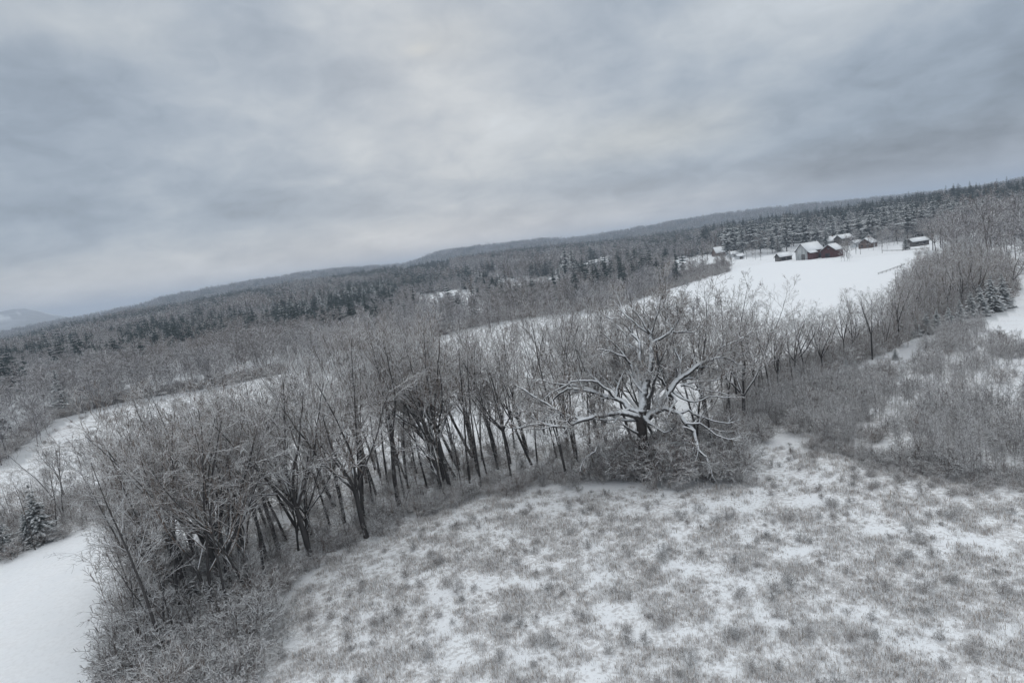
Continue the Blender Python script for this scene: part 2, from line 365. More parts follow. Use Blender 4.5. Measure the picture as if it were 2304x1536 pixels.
def decid(h, style, dens=1.0, rmin=TW):
    """returns three lists of segments: trunk, limbs, twigs"""
    out = [[], [], [], [], []]
    tw = dict(n=2, wob=0.25, trop=0.05)
    if style == 'slender':
        P = dict(rmin=rmin, lv=[dict(n=12, wob=0.05, trop=0.03, kids=2.3*dens, start=0.5, ang=46, lenk=0.24, rk=0.45, taper=0.12, short=0.45, outup=1),
            dict(n=5, wob=0.15, trop=0.07, kids=1.9*dens, start=0.2, ang=42, lenk=0.46, rk=0.6, taper=0.3),
            dict(n=3, wob=0.2, trop=0.04, kids=2.2*dens, start=0.3, ang=42, lenk=0.55, rk=0.7, taper=0.5), tw])
        grow(out, Vector((0, 0, -0.3)), Vector((rnd.uniform(-.08, .08), rnd.uniform(-.08, .08), 1)), h, h*0.0085, 0, P)
    elif style in ('vase', 'broad', 'leaning', 'twin'):
        fork = {'vase': 0.4, 'broad': 0.28, 'leaning': 0.45, 'twin': 0.04}[style]
        r = h*{'vase': 0.0115, 'broad': 0.0135, 'leaning': 0.011, 'twin': 0.0095}[style]
        d = Vector((0.30, 0, 1)).normalized() if style == 'leaning' else Vector((rnd.uniform(-.06, .06), rnd.uniform(-.06, .06), 1)).normalized()
        p = Vector((0, 0, -0.3)); n = 5
        for i in range(n):
            d = (d + rvec()*0.05 + Vector((0, 0, 0.03))).normalized(); p2 = p + d*(h*fork/n)
            out[0].append((*p, *p2, r*(1.12-0.05*i), r*(1.07-0.05*i))); p = p2
        spread = {'vase': 21, 'broad': 36, 'leaning': 26, 'twin': 12}[style]; nl = {'vase': 4, 'broad': 6, 'leaning': 3, 'twin': 2}[style]
        P = dict(rmin=rmin, lv=[dict(n=1, wob=0, trop=0),
            dict(n=9, wob=0.13, trop=0.035, kids=1.5*dens, start=0.2, ang=42, lenk=0.42, rk=0.55, taper=0.18, short=0.35, outup=1),
            dict(n=5, wob=0.18, trop=0.05, kids=1.9*dens, start=0.2, ang=42, lenk=0.48, rk=0.62, taper=0.3, outup=1),
            dict(n=3, wob=0.22, trop=0.03, kids=2.3*dens, start=0.3, ang=44, lenk=0.58, rk=0.7, taper=0.5), tw])
        ph = rnd.uniform(0, 6.28)
        for i in range(nl):
            a = ph + 6.283*i/nl + rnd.uniform(-.3, .3); s = R(spread*rnd.uniform(0.6, 1.2))
            if i == 0 and style != 'twin': s *= 0.3
            dd = (d + Vector((math.cos(a)*math.tan(s), math.sin(a)*math.tan(s), 0))).normalized()
            grow(out, p.copy(), dd, h*(1-fork)*rnd.uniform(0.85, 1.05)*(1.0 if style != 'broad' else 0.92), r*(0.62 if nl > 2 else 0.85), 1, P)
    return out[0] + (out[1] if style in ('vase', 'broad', 'leaning', 'twin') else []), out[2] + (out[1] if style == 'slender' else []), out[3] + out[4]

def tree_meshes(name, h, style, dens=1.0, bark='bark', twig='twig', rmin=TW):
    a, b, c = decid(h, style, dens, rmin)
    v, f = tubes(a, 6); trunk = new_mesh(name+'_trunk', v, f, [MT[bark]])
    v, f = tubes(b+c, 4); crown = new_mesh(name+'_crown', v, f, [MT[twig]])
    return trunk, crown

def conifer_parts(h, w, full, nb, rows, kind='spruce', wk=1.0):
    """trunk segments and bough quads of an evergreen, boughs in tiers, drooping with the snow"""
    trunk = [(0, 0, -0.3, 0, 0, h*0.97, h*0.013, 0.02)]
    V, F = [], []
    z0 = h*(0.06 if kind == 'spruce' else 0.15)
    for i in range(rows):
        t = (i+rnd.random()*0.6)/rows; z = z0 + (h*0.985-z0)*t
        prof = (1-t)**0.85 if kind == 'spruce' else (math.sin(math.pi*min(1, 0.28+0.74*t))**0.8)*rnd.uniform(0.55, 1.15)
        k = max(4, int(nb*(0.5+0.5*prof)))
        for j in range(k):
            a = rnd.uniform(0, 6.283); L = w*max(prof, 0.06)*rnd.uniform(0.7, 1.15)
            dz = -0.25*L*rnd.uniform(0.4, 1.2) if kind == 'spruce' else 0.10*L*rnd.uniform(-1, 1.4)
            ca, sa = math.cos(a), math.sin(a)
            m = full
            for s in range(m):
                q = (s+0.7)/m*rnd.uniform(0.85, 1.1); 
                cx, cy, cz = ca*L*q, sa*L*q, z + dz*q*q + rnd.uniform(-.05, .05)*w
                W = wk*(0.20*L+0.06*w)*(1.1-0.55*q)*rnd.uniform(0.8, 1.3); Ln = L/m*0.95+0.05*w
                b = len(V); tilt = rnd.uniform(-0.25, 0.25)*W
                # a wedge-shaped spray: ridge on top, two sides, blunt tip
                V.extend([(cx-ca*Ln*.5-sa*W*.7, cy-sa*Ln*.5+ca*W*.7, cz-W*.35+tilt), (cx-ca*Ln*.5+sa*W*.7, cy-sa*Ln*.5-ca*W*.7, cz-W*.35-tilt),
                          (cx-ca*Ln*.6, cy-sa*Ln*.6, cz+W*.22), (cx+ca*Ln*.35, cy+sa*Ln*.35, cz+W*.12),
                          (cx+ca*Ln*.8-sa*W*.25, cy+sa*Ln*.8+ca*W*.25, cz-W*.35), (cx+ca*Ln*.8+sa*W*.25, cy+sa*Ln*.8-ca*W*.25, cz-W*.38)])
                F.extend([(b, b+2, b+3, b+4), (b+2, b+1, b+5, b+3), (b+3, b+5, b+4, b+4)])
    F = np.array(F); quad = F[F[:, 2] != F[:, 3]]; tri = F[F[:, 2] == F[:, 3]][:, :3]
    return trunk, np.array(V), [quad, tri]
def conifer_meshes(name, h, w, full=4, nb=9, rows=22, kind='spruce'):
    t, V, F = conifer_parts(h, w, full, nb, rows, kind, 1.25)
    v, f = tubes(t, 6)
    return new_mesh(name+'_trunk', v, f, [MT['bark']]), new_mesh(name+'_crown', V, F, [MT['needle']])

def copy_thing(src, name):
    c = src.copy(); c.name = name; COL.objects.link(c)
    for ch in KIDS[src.name]:
        d = ch.copy(); COL.objects.link(d); d.parent = c
    return c
KIDS = {}
PROTO, USED = {}, set()
def proto(key, name, parts):
    PROTO[key] = (name, parts)
def place(key, x, y, scale, rz, label=None, cat='tree', group=None, sz=1.0, lean=(0, 0)):
    """the first use builds the thing with its parts, the next ones copy it"""
    name, parts = PROTO[key]
    if key not in USED:
        USED.add(key); e = bpy.data.objects.new(name, None); COL.objects.link(e); e.empty_display_size = 0.5
        KIDS[key] = e; KIDS[e.name] = [obj(pn, me, e) for pn, me in parts]
    else:
        e = copy_thing(KIDS[key], name)
    e.rotation_mode = 'ZYX'      # turned about its stem first, then leant
    e.location = (x, y, tz(x, y)); e.rotation_euler = (lean[0], lean[1], rz); e.scale = (scale, scale, scale*sz)
    tag(e, label, cat, group)
    return e

# ------------------------------------------------------------------ masses nobody could count: one object with geometry nodes
def mass(name, srcs, X, Y, idx, sc, rz, label, cat, sink=0.0, tilt=0.0):
    n = len(X)
    me = bpy.data.meshes.new(name); me.vertices.add(n)
    Z = terrain(X, Y)-sink
    me.vertices.foreach_set('co', np.stack([X, Y, Z], 1).astype(np.float32).ravel())
    def at(nm, typ, v, fld='value'):
        a = me.attributes.new(nm, typ, 'POINT'); a.data.foreach_set(fld, np.ascontiguousarray(v).ravel())
    at('pick', 'INT', idx.astype(np.int32)); at('size', 'FLOAT', sc.astype(np.float32))
    rv = np.stack([rng.uniform(-tilt, tilt, n), rng.uniform(-tilt, tilt, n), rz], 1).astype(np.float32)
    at('turn', 'FLOAT_VECTOR', rv, 'vector')
    o = obj(name, me)
    g = bpy.data.node_groups.new(name, 'GeometryNodeTree')
    g.interface.new_socket('Geometry', in_out='INPUT', socket_type='NodeSocketGeometry')
    g.interface.new_socket('Geometry', in_out='OUTPUT', socket_type='NodeSocketGeometry')
    N, L = g.nodes, g.links
    gi, go = N.new('NodeGroupInput'), N.new('NodeGroupOutput')
    jn = N.new('GeometryNodeJoinGeometry')
    for s in reversed(srcs):
        so = bpy.data.objects.new(s.name, s)
        oi = N.new('GeometryNodeObjectInfo'); oi.inputs['Object'].default_value = so; oi.inputs['As Instance'].default_value = False
        gti = N.new('GeometryNodeGeometryToInstance'); L.new(oi.outputs['Geometry'], gti.inputs[0]); L.new(gti.outputs[0], jn.inputs[0])
    ip = N.new('GeometryNodeInstanceOnPoints'); L.new(gi.outputs[0], ip.inputs['Points']); L.new(jn.outputs[0], ip.inputs['Instance'])
    ip.inputs['Pick Instance'].default_value = True
    def na(nm, typ):
        a = N.new('GeometryNodeInputNamedAttribute'); a.data_type = typ; a.inputs['Name'].default_value = nm
        return [q for q in a.outputs if q.enabled][0]
    L.new(na('pick', 'INT'), ip.inputs['Instance Index']); L.new(na('size', 'FLOAT'), ip.inputs['Scale'])
    er = N.new('FunctionNodeEulerToRotation'); L.new(na('turn', 'FLOAT_VECTOR'), er.inputs[0]); L.new(er.outputs[0], ip.inputs['Rotation'])
    L.new(ip.outputs[0], go.inputs[0])
    md = o.modifiers.new('scatter', 'NODES'); md.node_group = g
    tag(o, label, cat, kind='stuff')
    return o

# ================================================================== SETTING: one sheet of ground out to the mountains
def build_ground():
    fine = np.arange(-58, 58.01, 0.2); coarse = np.arange(62, 298.1, 4.0)
    A = np.radians(np.concatenate([fine, coarse])); nr = 262
    Rr = 4*(10800/4)**(np.arange(nr)/(nr-1))
    AA, RR = np.meshgrid(A, Rr); X, Y = RR*np.sin(AA), RR*np.cos(AA); Z = terrain(X, Y)
    V = np.stack([X, Y, Z], 2).reshape(-1, 3); na = len(A)
    i = np.arange(nr-1)[:, None]*na; j = np.arange(na)[None]; j2 = (j+1) % na
    F = np.stack([i+j, i+j2, i+na+j2, i+na+j], 2).reshape(-1, 4)[:, ::-1]
    c = len(V); V = np.concatenate([V, [[0, 0, tz(0, 0.01)]]])
    T = np.stack([np.full(na, c), (np.arange(na)+1) % na, np.arange(na)], 1)[:, ::-1]
    x, y = V[:, 0], V[:, 1]; r = np.hypot(x, y)
    fm = forest_mask(x, y)
    cover = np.where(fm, 0.45+0.55*smooth((r-500)/700)-.28*smooth((r-3500)/600), 0.0)
    cover = np.where((r > 4550) & (r < 5400) & (fnoise(x, y, 380, 61)+.6*fnoise(x, y, 130, 62) > .7), .25, cover)
    lit = np.zeros(len(x))
    for p, v in ((MEADOW, .5), (MEADOW_W, .75), (BELT, .9), (HEDGE_E, .9), (THICKET, .9), (SAPL, .7), (SAPL2, .5), (LEFT_HEDGE, .9), (STRIP, .3), (STRIP2, .3), (YARD, .3), (LAWN_E, .4), (FIELD_E, .25), (FARM, .06), (FIELD_W, .09)):
        lit = np.where(inside(p, x, y), v, lit)
    me = new_mesh('snow_ground', V, [F, T], [MT['ground']], attrs={'cover': ('POINT', cover), 'litter': ('POINT', lit)})
    me.polygons.foreach_set('use_smooth', np.ones(len(me.polygons), bool))
    o = obj('snow_ground', me); tag(o, kind='structure')
build_ground()

# ================================================================== the big oak, its limbs traced and set at their own depths
OX, OY = ground(1450, 1076)
def op(cx, cy, dy):
    """a point of the oak, dy metres behind (+) or before (-) the trunk"""
    d = pdir(1150+cx/3.134, 620+cy/3.134); t = (OY+dy)/d.y
    return Vector((d.x*t, OY+dy, CAMH+d.z*t))
def limb(pts, r0_, r1_, dy0, dy1):
    n = len(pts); P = [op(x, y, dy0+(dy1-dy0)*i/(n-1)) for i, (x, y) in enumerate(pts)]
    # resample with a little crookedness
    out = []; 
    for a, b in zip(P[:-1], P[1:]):
        m = (a+b)/2 + rvec()*(b-a).length*0.06
        out += [(a, m), (m, b)]
    k = len(out)
    return [(*a, *b, r0_+(r1_-r0_)*i/k, r0_+(r1_-r0_)*(i+1)/k) for i, (a, b) in enumerate(out)]
def build_oak():
    base = Vector((OX, OY, tz(OX, OY)))
    trunk = limb([(940, 1440), (942, 1380), (935, 1250), (925, 1150), (920, 1080), (915, 1020), (920, 960)], 0.60, 0.46, 0, 0)
    for a in range(6):      # root flare
        an = a*1.05; p = base+Vector((math.cos(an)*0.85, math.sin(an)*0.85, -0.15)); q = base+Vector((math.cos(an)*0.35, math.sin(an)*0.35, 1.1))
        trunk.append((*p, *q, 0.2, 0.3))
    L = [  # groups of limbs: (points, radius at start and end, depth at start and end)
     [([(900,1005),(880,990),(820,972),(740,968),(650,980),(590,985),(530,1010),(460,1030),(390,1065),(300,1060),(180,1045),(70,1070)], .30,.07,0,-3),
      ([(530,1010),(470,1005),(350,960),(250,900),(150,845),(110,815)], .14,.05,-1.5,-1), ([(350,960),(270,1000),(180,1048)], .08,.04,-1.3,-2), ([(350,960),(300,965),(230,955),(140,945)], .07,.04,-1.3,-.5),
      ([(880,1020),(800,1020),(730,1010),(650,1015)], .12,.06,0,-1.5), ([(590,985),(545,950),(520,920)], .07,.03,-1.2,-1)],
     [([(960,1030),(900,965),(830,940),(800,895),(735,865),(640,840),(540,810),(480,800),(400,795),(340,830),(310,860)], .27,.06,-.3,2.5),
      ([(640,840),(560,800),(440,770),(350,765),(220,735)], .12,.05,1.2,3), ([(735,865),(690,810),(610,750),(520,740),(430,745),(330,800),(240,860)], .13,.04,.8,.2),
      ([(735,865),(745,800),(770,730),(800,660)], .11,.04,.8,2), ([(830,940),(770,960),(720,1040),(670,1110),(620,1160),(590,1240),(535,1280)], .13,.05,0,-3.5),
      ([(960,1030),(1010,1055),(1080,1105),(1130,1090)], .12,.05,-.4,-2.5), ([(890,1110),(830,1075),(790,1050)], .13,.06,-.2,-1.2)],
     [([(918,985),(930,900),(940,830),(960,740),(985,640),(990,550),(990,480),(985,410),(940,350),(920,310)], .36,.06,0,1),
      ([(990,480),(1060,440),(1130,390),(1180,310),(1200,250)], .15,.04,.6,-.5), ([(1130,392),(1200,400),(1260,400),(1310,385)], .08,.04,.2,1), ([(985,410),(900,360),(850,310),(800,270)], .11,.04,.8,2),
      ([(985,410),(1010,330),(1040,250),(1050,200)], .10,.04,.8,.5), ([(960,740),(905,600),(905,470),(860,420),(850,400),(790,340),(690,300)], .14,.04,.3,2.2)],
     [([(920,940),(915,830),(880,740),(840,620),(780,540),(720,470)], .22,.05,.3,2.5), ([(840,620),(800,570),(700,530),(640,520)], .09,.04,1.5,1), ([(965,930),(970,860),(1000,800),(1010,740),(1040,640),(1030,560)], .20,.05,-.2,-2.5),
      ([(915,900),(900,700),(870,560),(820,430),(760,360)], .16,.04,.5,4)],
     [([(960,1000),(1010,950),(1060,890),(1110,820),(1150,760),(1210,710),(1290,650),(1380,600),(1440,580),(1500,575),(1560,600)], .34,.06,0,1.5),
      ([(1110,820),(1060,730),(980,680)], .13,.05,.5,-1), ([(1210,730),(1290,722),(1380,690),(1440,690)], .11,.04,.7,2), ([(1200,775),(1330,745),(1450,735)], .11,.04,.6,-1),
      ([(1210,765),(1300,800),(1420,815)], .11,.05,.6,-1.5), ([(1150,820),(1200,860),(1290,890),(1400,850),(1500,860)], .12,.04,.3,-2), ([(1290,650),(1390,640),(1460,670),(1560,680)], .10,.04,.9,2.5),
      ([(1150,760),(1190,700),(1195,610),(1160,540),(1150,480)], .13,.04,.6,2), ([(1130,830),(1165,880),(1130,930)], .11,.06,.3,-1), ([(1380,600),(1460,520),(1560,470),(1620,440)], .09,.04,1.2,3)],
     [([(985,980),(1080,935),(1180,970),(1230,1040),(1290,1095),(1310,1180),(1320,1230),(1380,1280),(1400,1340)], .24,.04,-.3,-4),
      ([(1320,1230),(1310,1280),(1300,1330)], .06,.03,-3.4,-3.6), ([(1180,970),(1250,945),(1310,985),(1410,1020),(1530,1040)], .12,.04,-1.3,-.5), ([(1230,1040),(1330,1040),(1440,1120),(1520,1150)], .10,.04,-2,-2.5),
      ([(1290,1095),(1200,1060),(1100,1035)], .08,.04,-2.6,-2), ([(1300,1190),(1220,1150),(1140,1095)], .06,.03,-3,-3.2)],
    ]
    e = bpy.data.objects.new('oak_tree', None); COL.objects.link(e); e.location = base
    tag(e, 'huge spreading oak with snow lined limbs and a thick dark trunk at the meadow edge', 'tree')
    def part(name, segs, m, sides):
        S = np.array(segs); S[:, :3] -= base; S[:, 3:6] -= base
        v, f = tubes(S, sides, 1.25); obj(name, new_mesh('oak_'+name, v, f, [m]), e)
    part('trunk', trunk, MT['bark_old'], 9)
    tw = []; lv2 = dict(n=4, wob=0.28, trop=0.02, kids=2.0, start=0.15, ang=45, lenk=0.6, rk=0.7, taper=0.4)
    P = dict(rmin=0.010, lv=[dict(n=1, wob=0, trop=0), dict(n=6, wob=0.3, trop=0.03, kids=1.7, start=0.1, ang=48, lenk=0.5, rk=0.6, taper=0.25), lv2,
                             dict(n=3, wob=0.3, trop=0.0, kids=2, start=0.3, ang=45, lenk=0.6, rk=0.7, taper=0.6), dict(n=2, wob=.3, trop=0)])
    for gi, grp in enumerate(L):
        segs = []
        for pts, a, b, d0, d1 in grp:
            a *= 1.28; b *= 1.6
            s = limb(pts, a, b, d0, d1); segs += s
            bag = [[], [], [], [], []]
            for i, q in enumerate(s):
                if i < len(s)*0.48 and a > .2: continue
                dirn = (Vector(q[3:6])-Vector(q[:3])).normalized()
                for _ in range(1 if rnd.random() < 0.5 else 0):
                    cd = branch_dir(dirn, R(rnd.uniform(30, 75)));
                    cd.z += 0.25
                    if cd.z < -0.2: cd.z *= -0.4
                    cd.normalize()
                    grow(bag, Vector(q[3:6]), cd, rnd.uniform(1.3, 3.6), max(q[7]*0.5, 0.035), 2 if rnd.random() < .5 else 1, P)
            grow(bag, Vector(s[-1][3:6]), (Vector(s[-1][3:6])-Vector(s[-1][:3])).normalized(), 1.6, b, 2, P)
            segs += bag[1]+bag[2]; tw += bag[3]+bag[4]
        part('limb', segs, MT['bark_oak'], 6)
    # limbs that reach away from and towards the viewer fill the crown's depth
    bag = [[], [], [], [], []]
    Q = dict(rmin=0.010, lv=[dict(n=1, wob=0, trop=0), dict(n=9, wob=0.2, trop=0.04, kids=1.6, start=0.25, ang=45, lenk=0.45, rk=0.55, taper=0.2), lv2,
                             dict(n=3, wob=0.3, trop=0.0, kids=2, start=0.3, ang=45, lenk=0.6, rk=0.7, taper=0.6), dict(n=2, wob=.3, trop=0)])
    for (cx, cy, dx, dy, dz, ln) in ((930, 900, .2, 1, .7, 8), (940, 830, -.6, .8, .8, 7), (1000, 950, .7, .9, .5, 8), (960, 740, .3, -.7, 1, 5), (920, 960, -.5, 1, .3, 8)):
        bag[1] = []; grow(bag, op(cx, cy, 0), Vector((dx, dy, dz)).normalized(), ln, .17, 1, Q); part('limb', bag[1], MT['bark_oak'], 6)
    tw += bag[2]+bag[3]+bag[4]
    part('crown', tw, MT['twig'], 4)
build_oak()

# ================================================================== kinds of trees
for i, (st, h) in enumerate((('slender', 14), ('slender', 15), ('slender', 13), ('vase', 15), ('vase', 14), ('vase', 16), ('broad', 14), ('broad', 13), ('leaning', 14), ('twin', 14), ('twin', 13))):
    a, b = tree_meshes('bare_%s_%d' % (st, i), h, st, 0.76)
    proto('%s%d' % (st, i), 'bare_tree', [('trunk', a), ('crown', b)])
STY = {'slender': ['slender0', 'slender1', 'slender2'], 'vase': ['vase3', 'vase4', 'vase5'], 'broad': ['broad6', 'broad7'], 'leaning': ['leaning8'], 'twin': ['twin9', 'twin10']}
HGT = {k: .89*max(max(v.co.z for v in me.vertices) for _, me in PROTO[k][1]) for k in PROTO}
HGT0 = {'slender0': 14, 'slender1': 15, 'slender2': 13, 'vase3': 15, 'vase4': 14, 'vase5': 16, 'broad6': 14, 'broad7': 13, 'leaning8': 14, 'twin9': 14, 'twin10': 13}
for i, (h, w, rows) in enumerate(((10, 1.9, 22), (11, 2.3, 24), (9, 2.0, 20))):
    a, b = conifer_meshes('spruce_%d' % i, h, w, 4, 10, rows); proto('spruce%d' % i, 'spruce_tree', [('trunk', a), ('crown', b)])
for i, (h, w, rows) in enumerate(((22, 4.3, 22), (24, 4.0, 24), (20, 4.6, 19))):
    a, b = conifer_meshes('pine_%d' % i, h, w, 4, 8, rows, 'pine'); proto('pine%d' % i, 'pine_tree', [('trunk', a), ('crown', b)])
CH0 = {'spruce0': 10, 'spruce1': 11, 'spruce2': 9, 'pine0': 22, 'pine1': 24, 'pine2': 20}

CH = {k: max(max(v.co.z for v in me.vertices) for _, me in PROTO[k][1]) for k in PROTO if k[:4] in ('spru', 'pine')}
ORD = 'first second third fourth fifth sixth seventh eighth ninth tenth eleventh twelfth thirteenth fourteenth fifteenth sixteenth seventeenth eighteenth nineteenth twentieth'.split()
def ordw(i):
    if i < 20: return ORD[i]
    t = ['', '', 'twenty', 'thirty', 'forty', 'fifty', 'sixty', 'seventy', 'eighty', 'ninety'][min((i+1)//10, 9)]
    return (t[:-1]+'ieth') if (i+1) % 10 == 0 else t+'-'+ORD[(i+1) % 10-1]
STYW = {'slender': 'slender straight', 'vase': 'fork-limbed', 'broad': 'broad-crowned', 'leaning': 'leaning', 'twin': 'twin-stemmed'}
N_TREES = [0]
def height_to(x, y, ty):
    """height at which a tree standing at x, y reaches the picture's height ty"""
    lo, hi = 0.5, 40; z = tz(x, y)
    for _ in range(22):
        m = (lo+hi)/2
        if pscreen(x, y, z+m)[1] > ty: lo = m
        else: hi = m
    return lo
def bare(x, y, h, st, label, group, lean=(0, 0), rz=None, wide=1.0):
    k = rnd.choice(STY[st]); s = h/HGT[k]
    if st == 'leaning' and rz is None: rz = math.pi+rnd.uniform(-.6, .6)
    N_TREES[0] += 1
    return place(k, x, y, s*wide, rnd.uniform(0, 6.28) if rz is None else rz, label, 'bare tree', group, 1/wide, lean)
def row_of(trees, group, where, desc=True):
    """trees: (x, y, h, style, lean); labelled by their order along the row"""
    trees = sorted(trees, key=lambda t: math.atan2(t[0], t[1]))
    cnt = {}
    for t in trees:
        st = t[3]; i = cnt.get(st, 0); cnt[st] = i+1
        lab = '%s bare tree, %s such %s' % (STYW[st], ordw(i), where)
        bare(t[0], t[1], t[2], st, lab, group, t[4] if len(t) > 4 else (0, 0))
def dart(poly, n, dmin, avoid=()):
    lo, hi = poly.min(0), poly.max(0); P = list(avoid); out = []
    for _ in range(n*60):
        if len(out) >= n: break
        x, y = rng.uniform(lo, hi)
        if not inside(poly, np.array([x]), np.array([y]))[0]: continue
        if all((x-a)**2+(y-b)**2 > dmin*dmin for a, b in P): P.append((x, y)); out.append((x, y))
    return out
def prof(pts, px): return float(np.interp(px, [p[0] for p in pts], [p[1] for p in pts]))

# ------------------------------------------------------------------ the wooded strip: trees one can point to, then the rest
EDGE = []      # edge trees that belong to the mass of the wood
def build_strip():
    named = [  # base px, base py, top py, style, lean towards the strip's west end, label
     (540,1192,885,'vase',-9,'fork-limbed tree leaning towards the west field, its open crown above the strip'),
     (628,1238,850,'vase',-5,'tall dark tree leaning beside the upright twin at the strip bend'),
     (672,1238,880,'twin',0,'upright twin-stemmed tree at the bend of the wooded strip'),
     (694,1228,960,'broad',3,'low broad-limbed tree beside the upright twin stems at the bend'),
     (996,1108,742,'vase',-7,'tall leaning tree with long arching limbs in the middle of the strip'),
     (1013,1104,720,'vase',-3,'tall forked tree just beside the arching leaner, wide open crown'),
     (1057,1086,760,'slender',0,'tall straight grey trunk standing between the forked tree and the oak'),
     (1083,1098,800,'slender',-2,'dark slender trunk close beside the tall straight grey trunk'),
     (1039,1102,930,'slender',-4,'thin young tree between the forked tree and the straight grey trunk'),
     (908,1156,1040,'twin',0,'small V-shaped tree at the front of the strip'),
     (840,1138,800,'slender',-3,'straight dark trunk behind the small V-shaped tree'),
     (1153,1086,830,'slender',0,'slim single trunk standing alone under the oak limb tips'),
     (1211,1062,800,'slender',-1,'slim trunk below the long low limb of the oak'),
     (1096,1072,840,'slender',0,'slim trunk standing close behind the straight grey trunk'),
     (814,1176,960,'slender',0,'thin trunk at the strip front before the V-shaped tree'),
     (742,1180,860,'slender',-2,'dark trunk leaning slightly by the snow gap of the strip'),
     (775,1176,840,'vase',0,'multi-forked tree beside the snow gap of the strip'),
     (385,1472,1180,'twin',-9,'dark twin-stemmed tree at the western tip of the wooded strip'),
     (408,1468,1200,'slender',-8,'thin single tree against the twin-stemmed one at the western tip'),
     (470,1216,960,'vase',-14,'arching tree bent low towards the smooth field'),
     (325,1400,1200,'slender',-4,'low straight tree beside the smooth west field'),
     (305,1480,1330,'twin',2,'small bushy tree at the foot of the strip beside the smooth field'),
    ]
    pos = []
    for bx, by, ty, st, ln, lab in named:
        x, y = ground(bx, by); pos.append((x, y)); h = height_to(x, y, ty)
        bare(x, y, min(h, 20), st, lab, 'trees of the wooded strip', (0, R(ln)))
    tops = [(230,1200),(300,1110),(350,960),(430,910),(520,880),(640,860),(740,800),(840,735),(920,715),(1000,735),(1100,755),(1180,715),(1280,690),(1400,665),(1500,640),(1600,635),(1660,650),(1720,660)]
    rows = {0: [], 1: [], 2: []}
    pts = dart(gpoly([(300,1560),(340,1545),(450,1470),(580,1385),(560,1260),(420,1260),(310,1310),(290,1400)]), 26, 1.25, pos)+dart(BELT, 98, 1.85, pos+[(OX, OY)])
    for x, y in pts:
        px, py = pscreen(x, y, tz(x, y))
        if math.hypot(x-OX, y-OY) < 5.0 or (y < OY+1.5 and abs(x-OX) < 10): continue
        ty = prof(tops, px-25); h = height_to(x, y, ty)*rnd.uniform(0.76, 1.04)
        h = max(4.0, min(h, 21)); st = rnd.choice(['slender', 'slender', 'slender', 'vase', 'vase', 'twin', 'broad', 'leaning'])
        
        if px < 520 and st == 'leaning' or px < 460 and st == 'broad': st = 'slender'
        fr = prof([(255,1500),(420,1452),(660,1300),(850,1206),(1100,1118),(1400,1075),(1640,1050)], px)
        rows[0 if fr-py < 45 else 1 if fr-py < 95 else 2].append((x, y, h, st, (rnd.uniform(-.04, .04), R(-2)+rnd.uniform(-.05, .05))))
    for k, w in ((0, 'along the strip front from its west tip'), (1, 'along the strip middle from its west tip'), (2, 'along the strip back from its west tip')):
        row_of(rows[k], 'trees of the wooded strip', w)
    # the hedgerow running east from the oak
    tops = [(1600,650),(1700,655),(1760,690),(1850,675),(1920,655),(2000,645),(2060,610)]
    T = []
    for x, y in dart(HEDGE_E, 36, 2.0):
        px, py = pscreen(x, y, tz(x, y)); h = max(4, height_to(x, y, prof(tops, px))*rnd.uniform(.7, 1.02))
        T.append((x, y, min(h, 17), rnd.choice(['slender', 'vase', 'twin', 'broad', 'slender'])))
    row_of(T, 'trees of the hedgerow', 'in the hedgerow below the farm from the oak')
    tops = [(2020,645),(2060,592),(2110,555),(2200,545),(2290,565)]; T = []
    for x, y in dart(THICKET, 44, 2.3):
        px, py = pscreen(x, y, tz(x, y)); h = max(5, height_to(x, y, prof(tops, px))*rnd.uniform(.7, 1.0))
        T.append((x, y, min(h, 17), rnd.choice(['slender', 'vase', 'broad', 'slender'])))
    row_of(T, 'trees of the dense thicket', 'in the farm field thicket from the hedgerow')
    # trees behind the strip
    G2 = gpoly([(640,905),(980,850),(970,800),(800,815),(660,850)]); tops = [(600,830),(680,800),(750,750),(850,700),(950,705),(1000,740)]; T = []
    for x, y in dart(G2, 24, 3.6):
        px, py = pscreen(x, y, tz(x, y)); h = height_to(x, y, prof(tops, px-8))*rnd.uniform(.8, 1.05)
        T.append((x, y, max(6, min(h, 21)), rnd.choice(['vase', 'broad', 'slender', 'vase'])))
    row_of(T, 'trees behind the wooded strip', 'in the grove behind the strip from west')
    # hedge between the two western fields
    tops = [(-60,1100),(0,1085),(60,1060),(130,985),(200,970),(270,950),(340,930),(420,930)]; T = []
    for x, y in dart(LEFT_HEDGE, 26, 2.2):
        px, py = pscreen(x, y, tz(x, y)); h = height_to(x, y, prof(tops, px))*rnd.uniform(.6, 1.0)
        T.append((x, y, max(3, min(h, 13)), rnd.choice(['slender', 'slender', 'vase', 'twin'])))
    row_of(T, 'trees of the field hedge', 'in the west fields hedge from its west end')
    # front row of the western wood
    edge = [(-40,1075),(10,1045),(50,1008),(85,975),(120,948),(165,932),(210,922),(255,912),(300,902),(345,895),(390,888),(430,882),(470,876),(510,869),(550,862),(590,853),(625,843)]
    T = []
    for (a, b), (c, d) in zip(edge[:-1], edge[1:]):
        for k in range(2):
            t = rnd.random(); x, y = ground(a+(c-a)*t+rnd.uniform(-4, 4), b+(d-b)*t-rnd.uniform(0, 12)); T.append((x, y, rnd.uniform(7, 13), rnd.choice(['vase', 'slender', 'broad', 'twin'])))
    EDGE.extend(T)
    # scrub edge north of the snow strip
    edge = [(975,757),(1010,748),(1050,738),(1090,728),(1140,718),(1190,709),(1240,704),(1290,700),(1340,678),(1400,664),(1450,652),(1510,636),(1560,620),(1600,606),(1640,598)]
    T = []
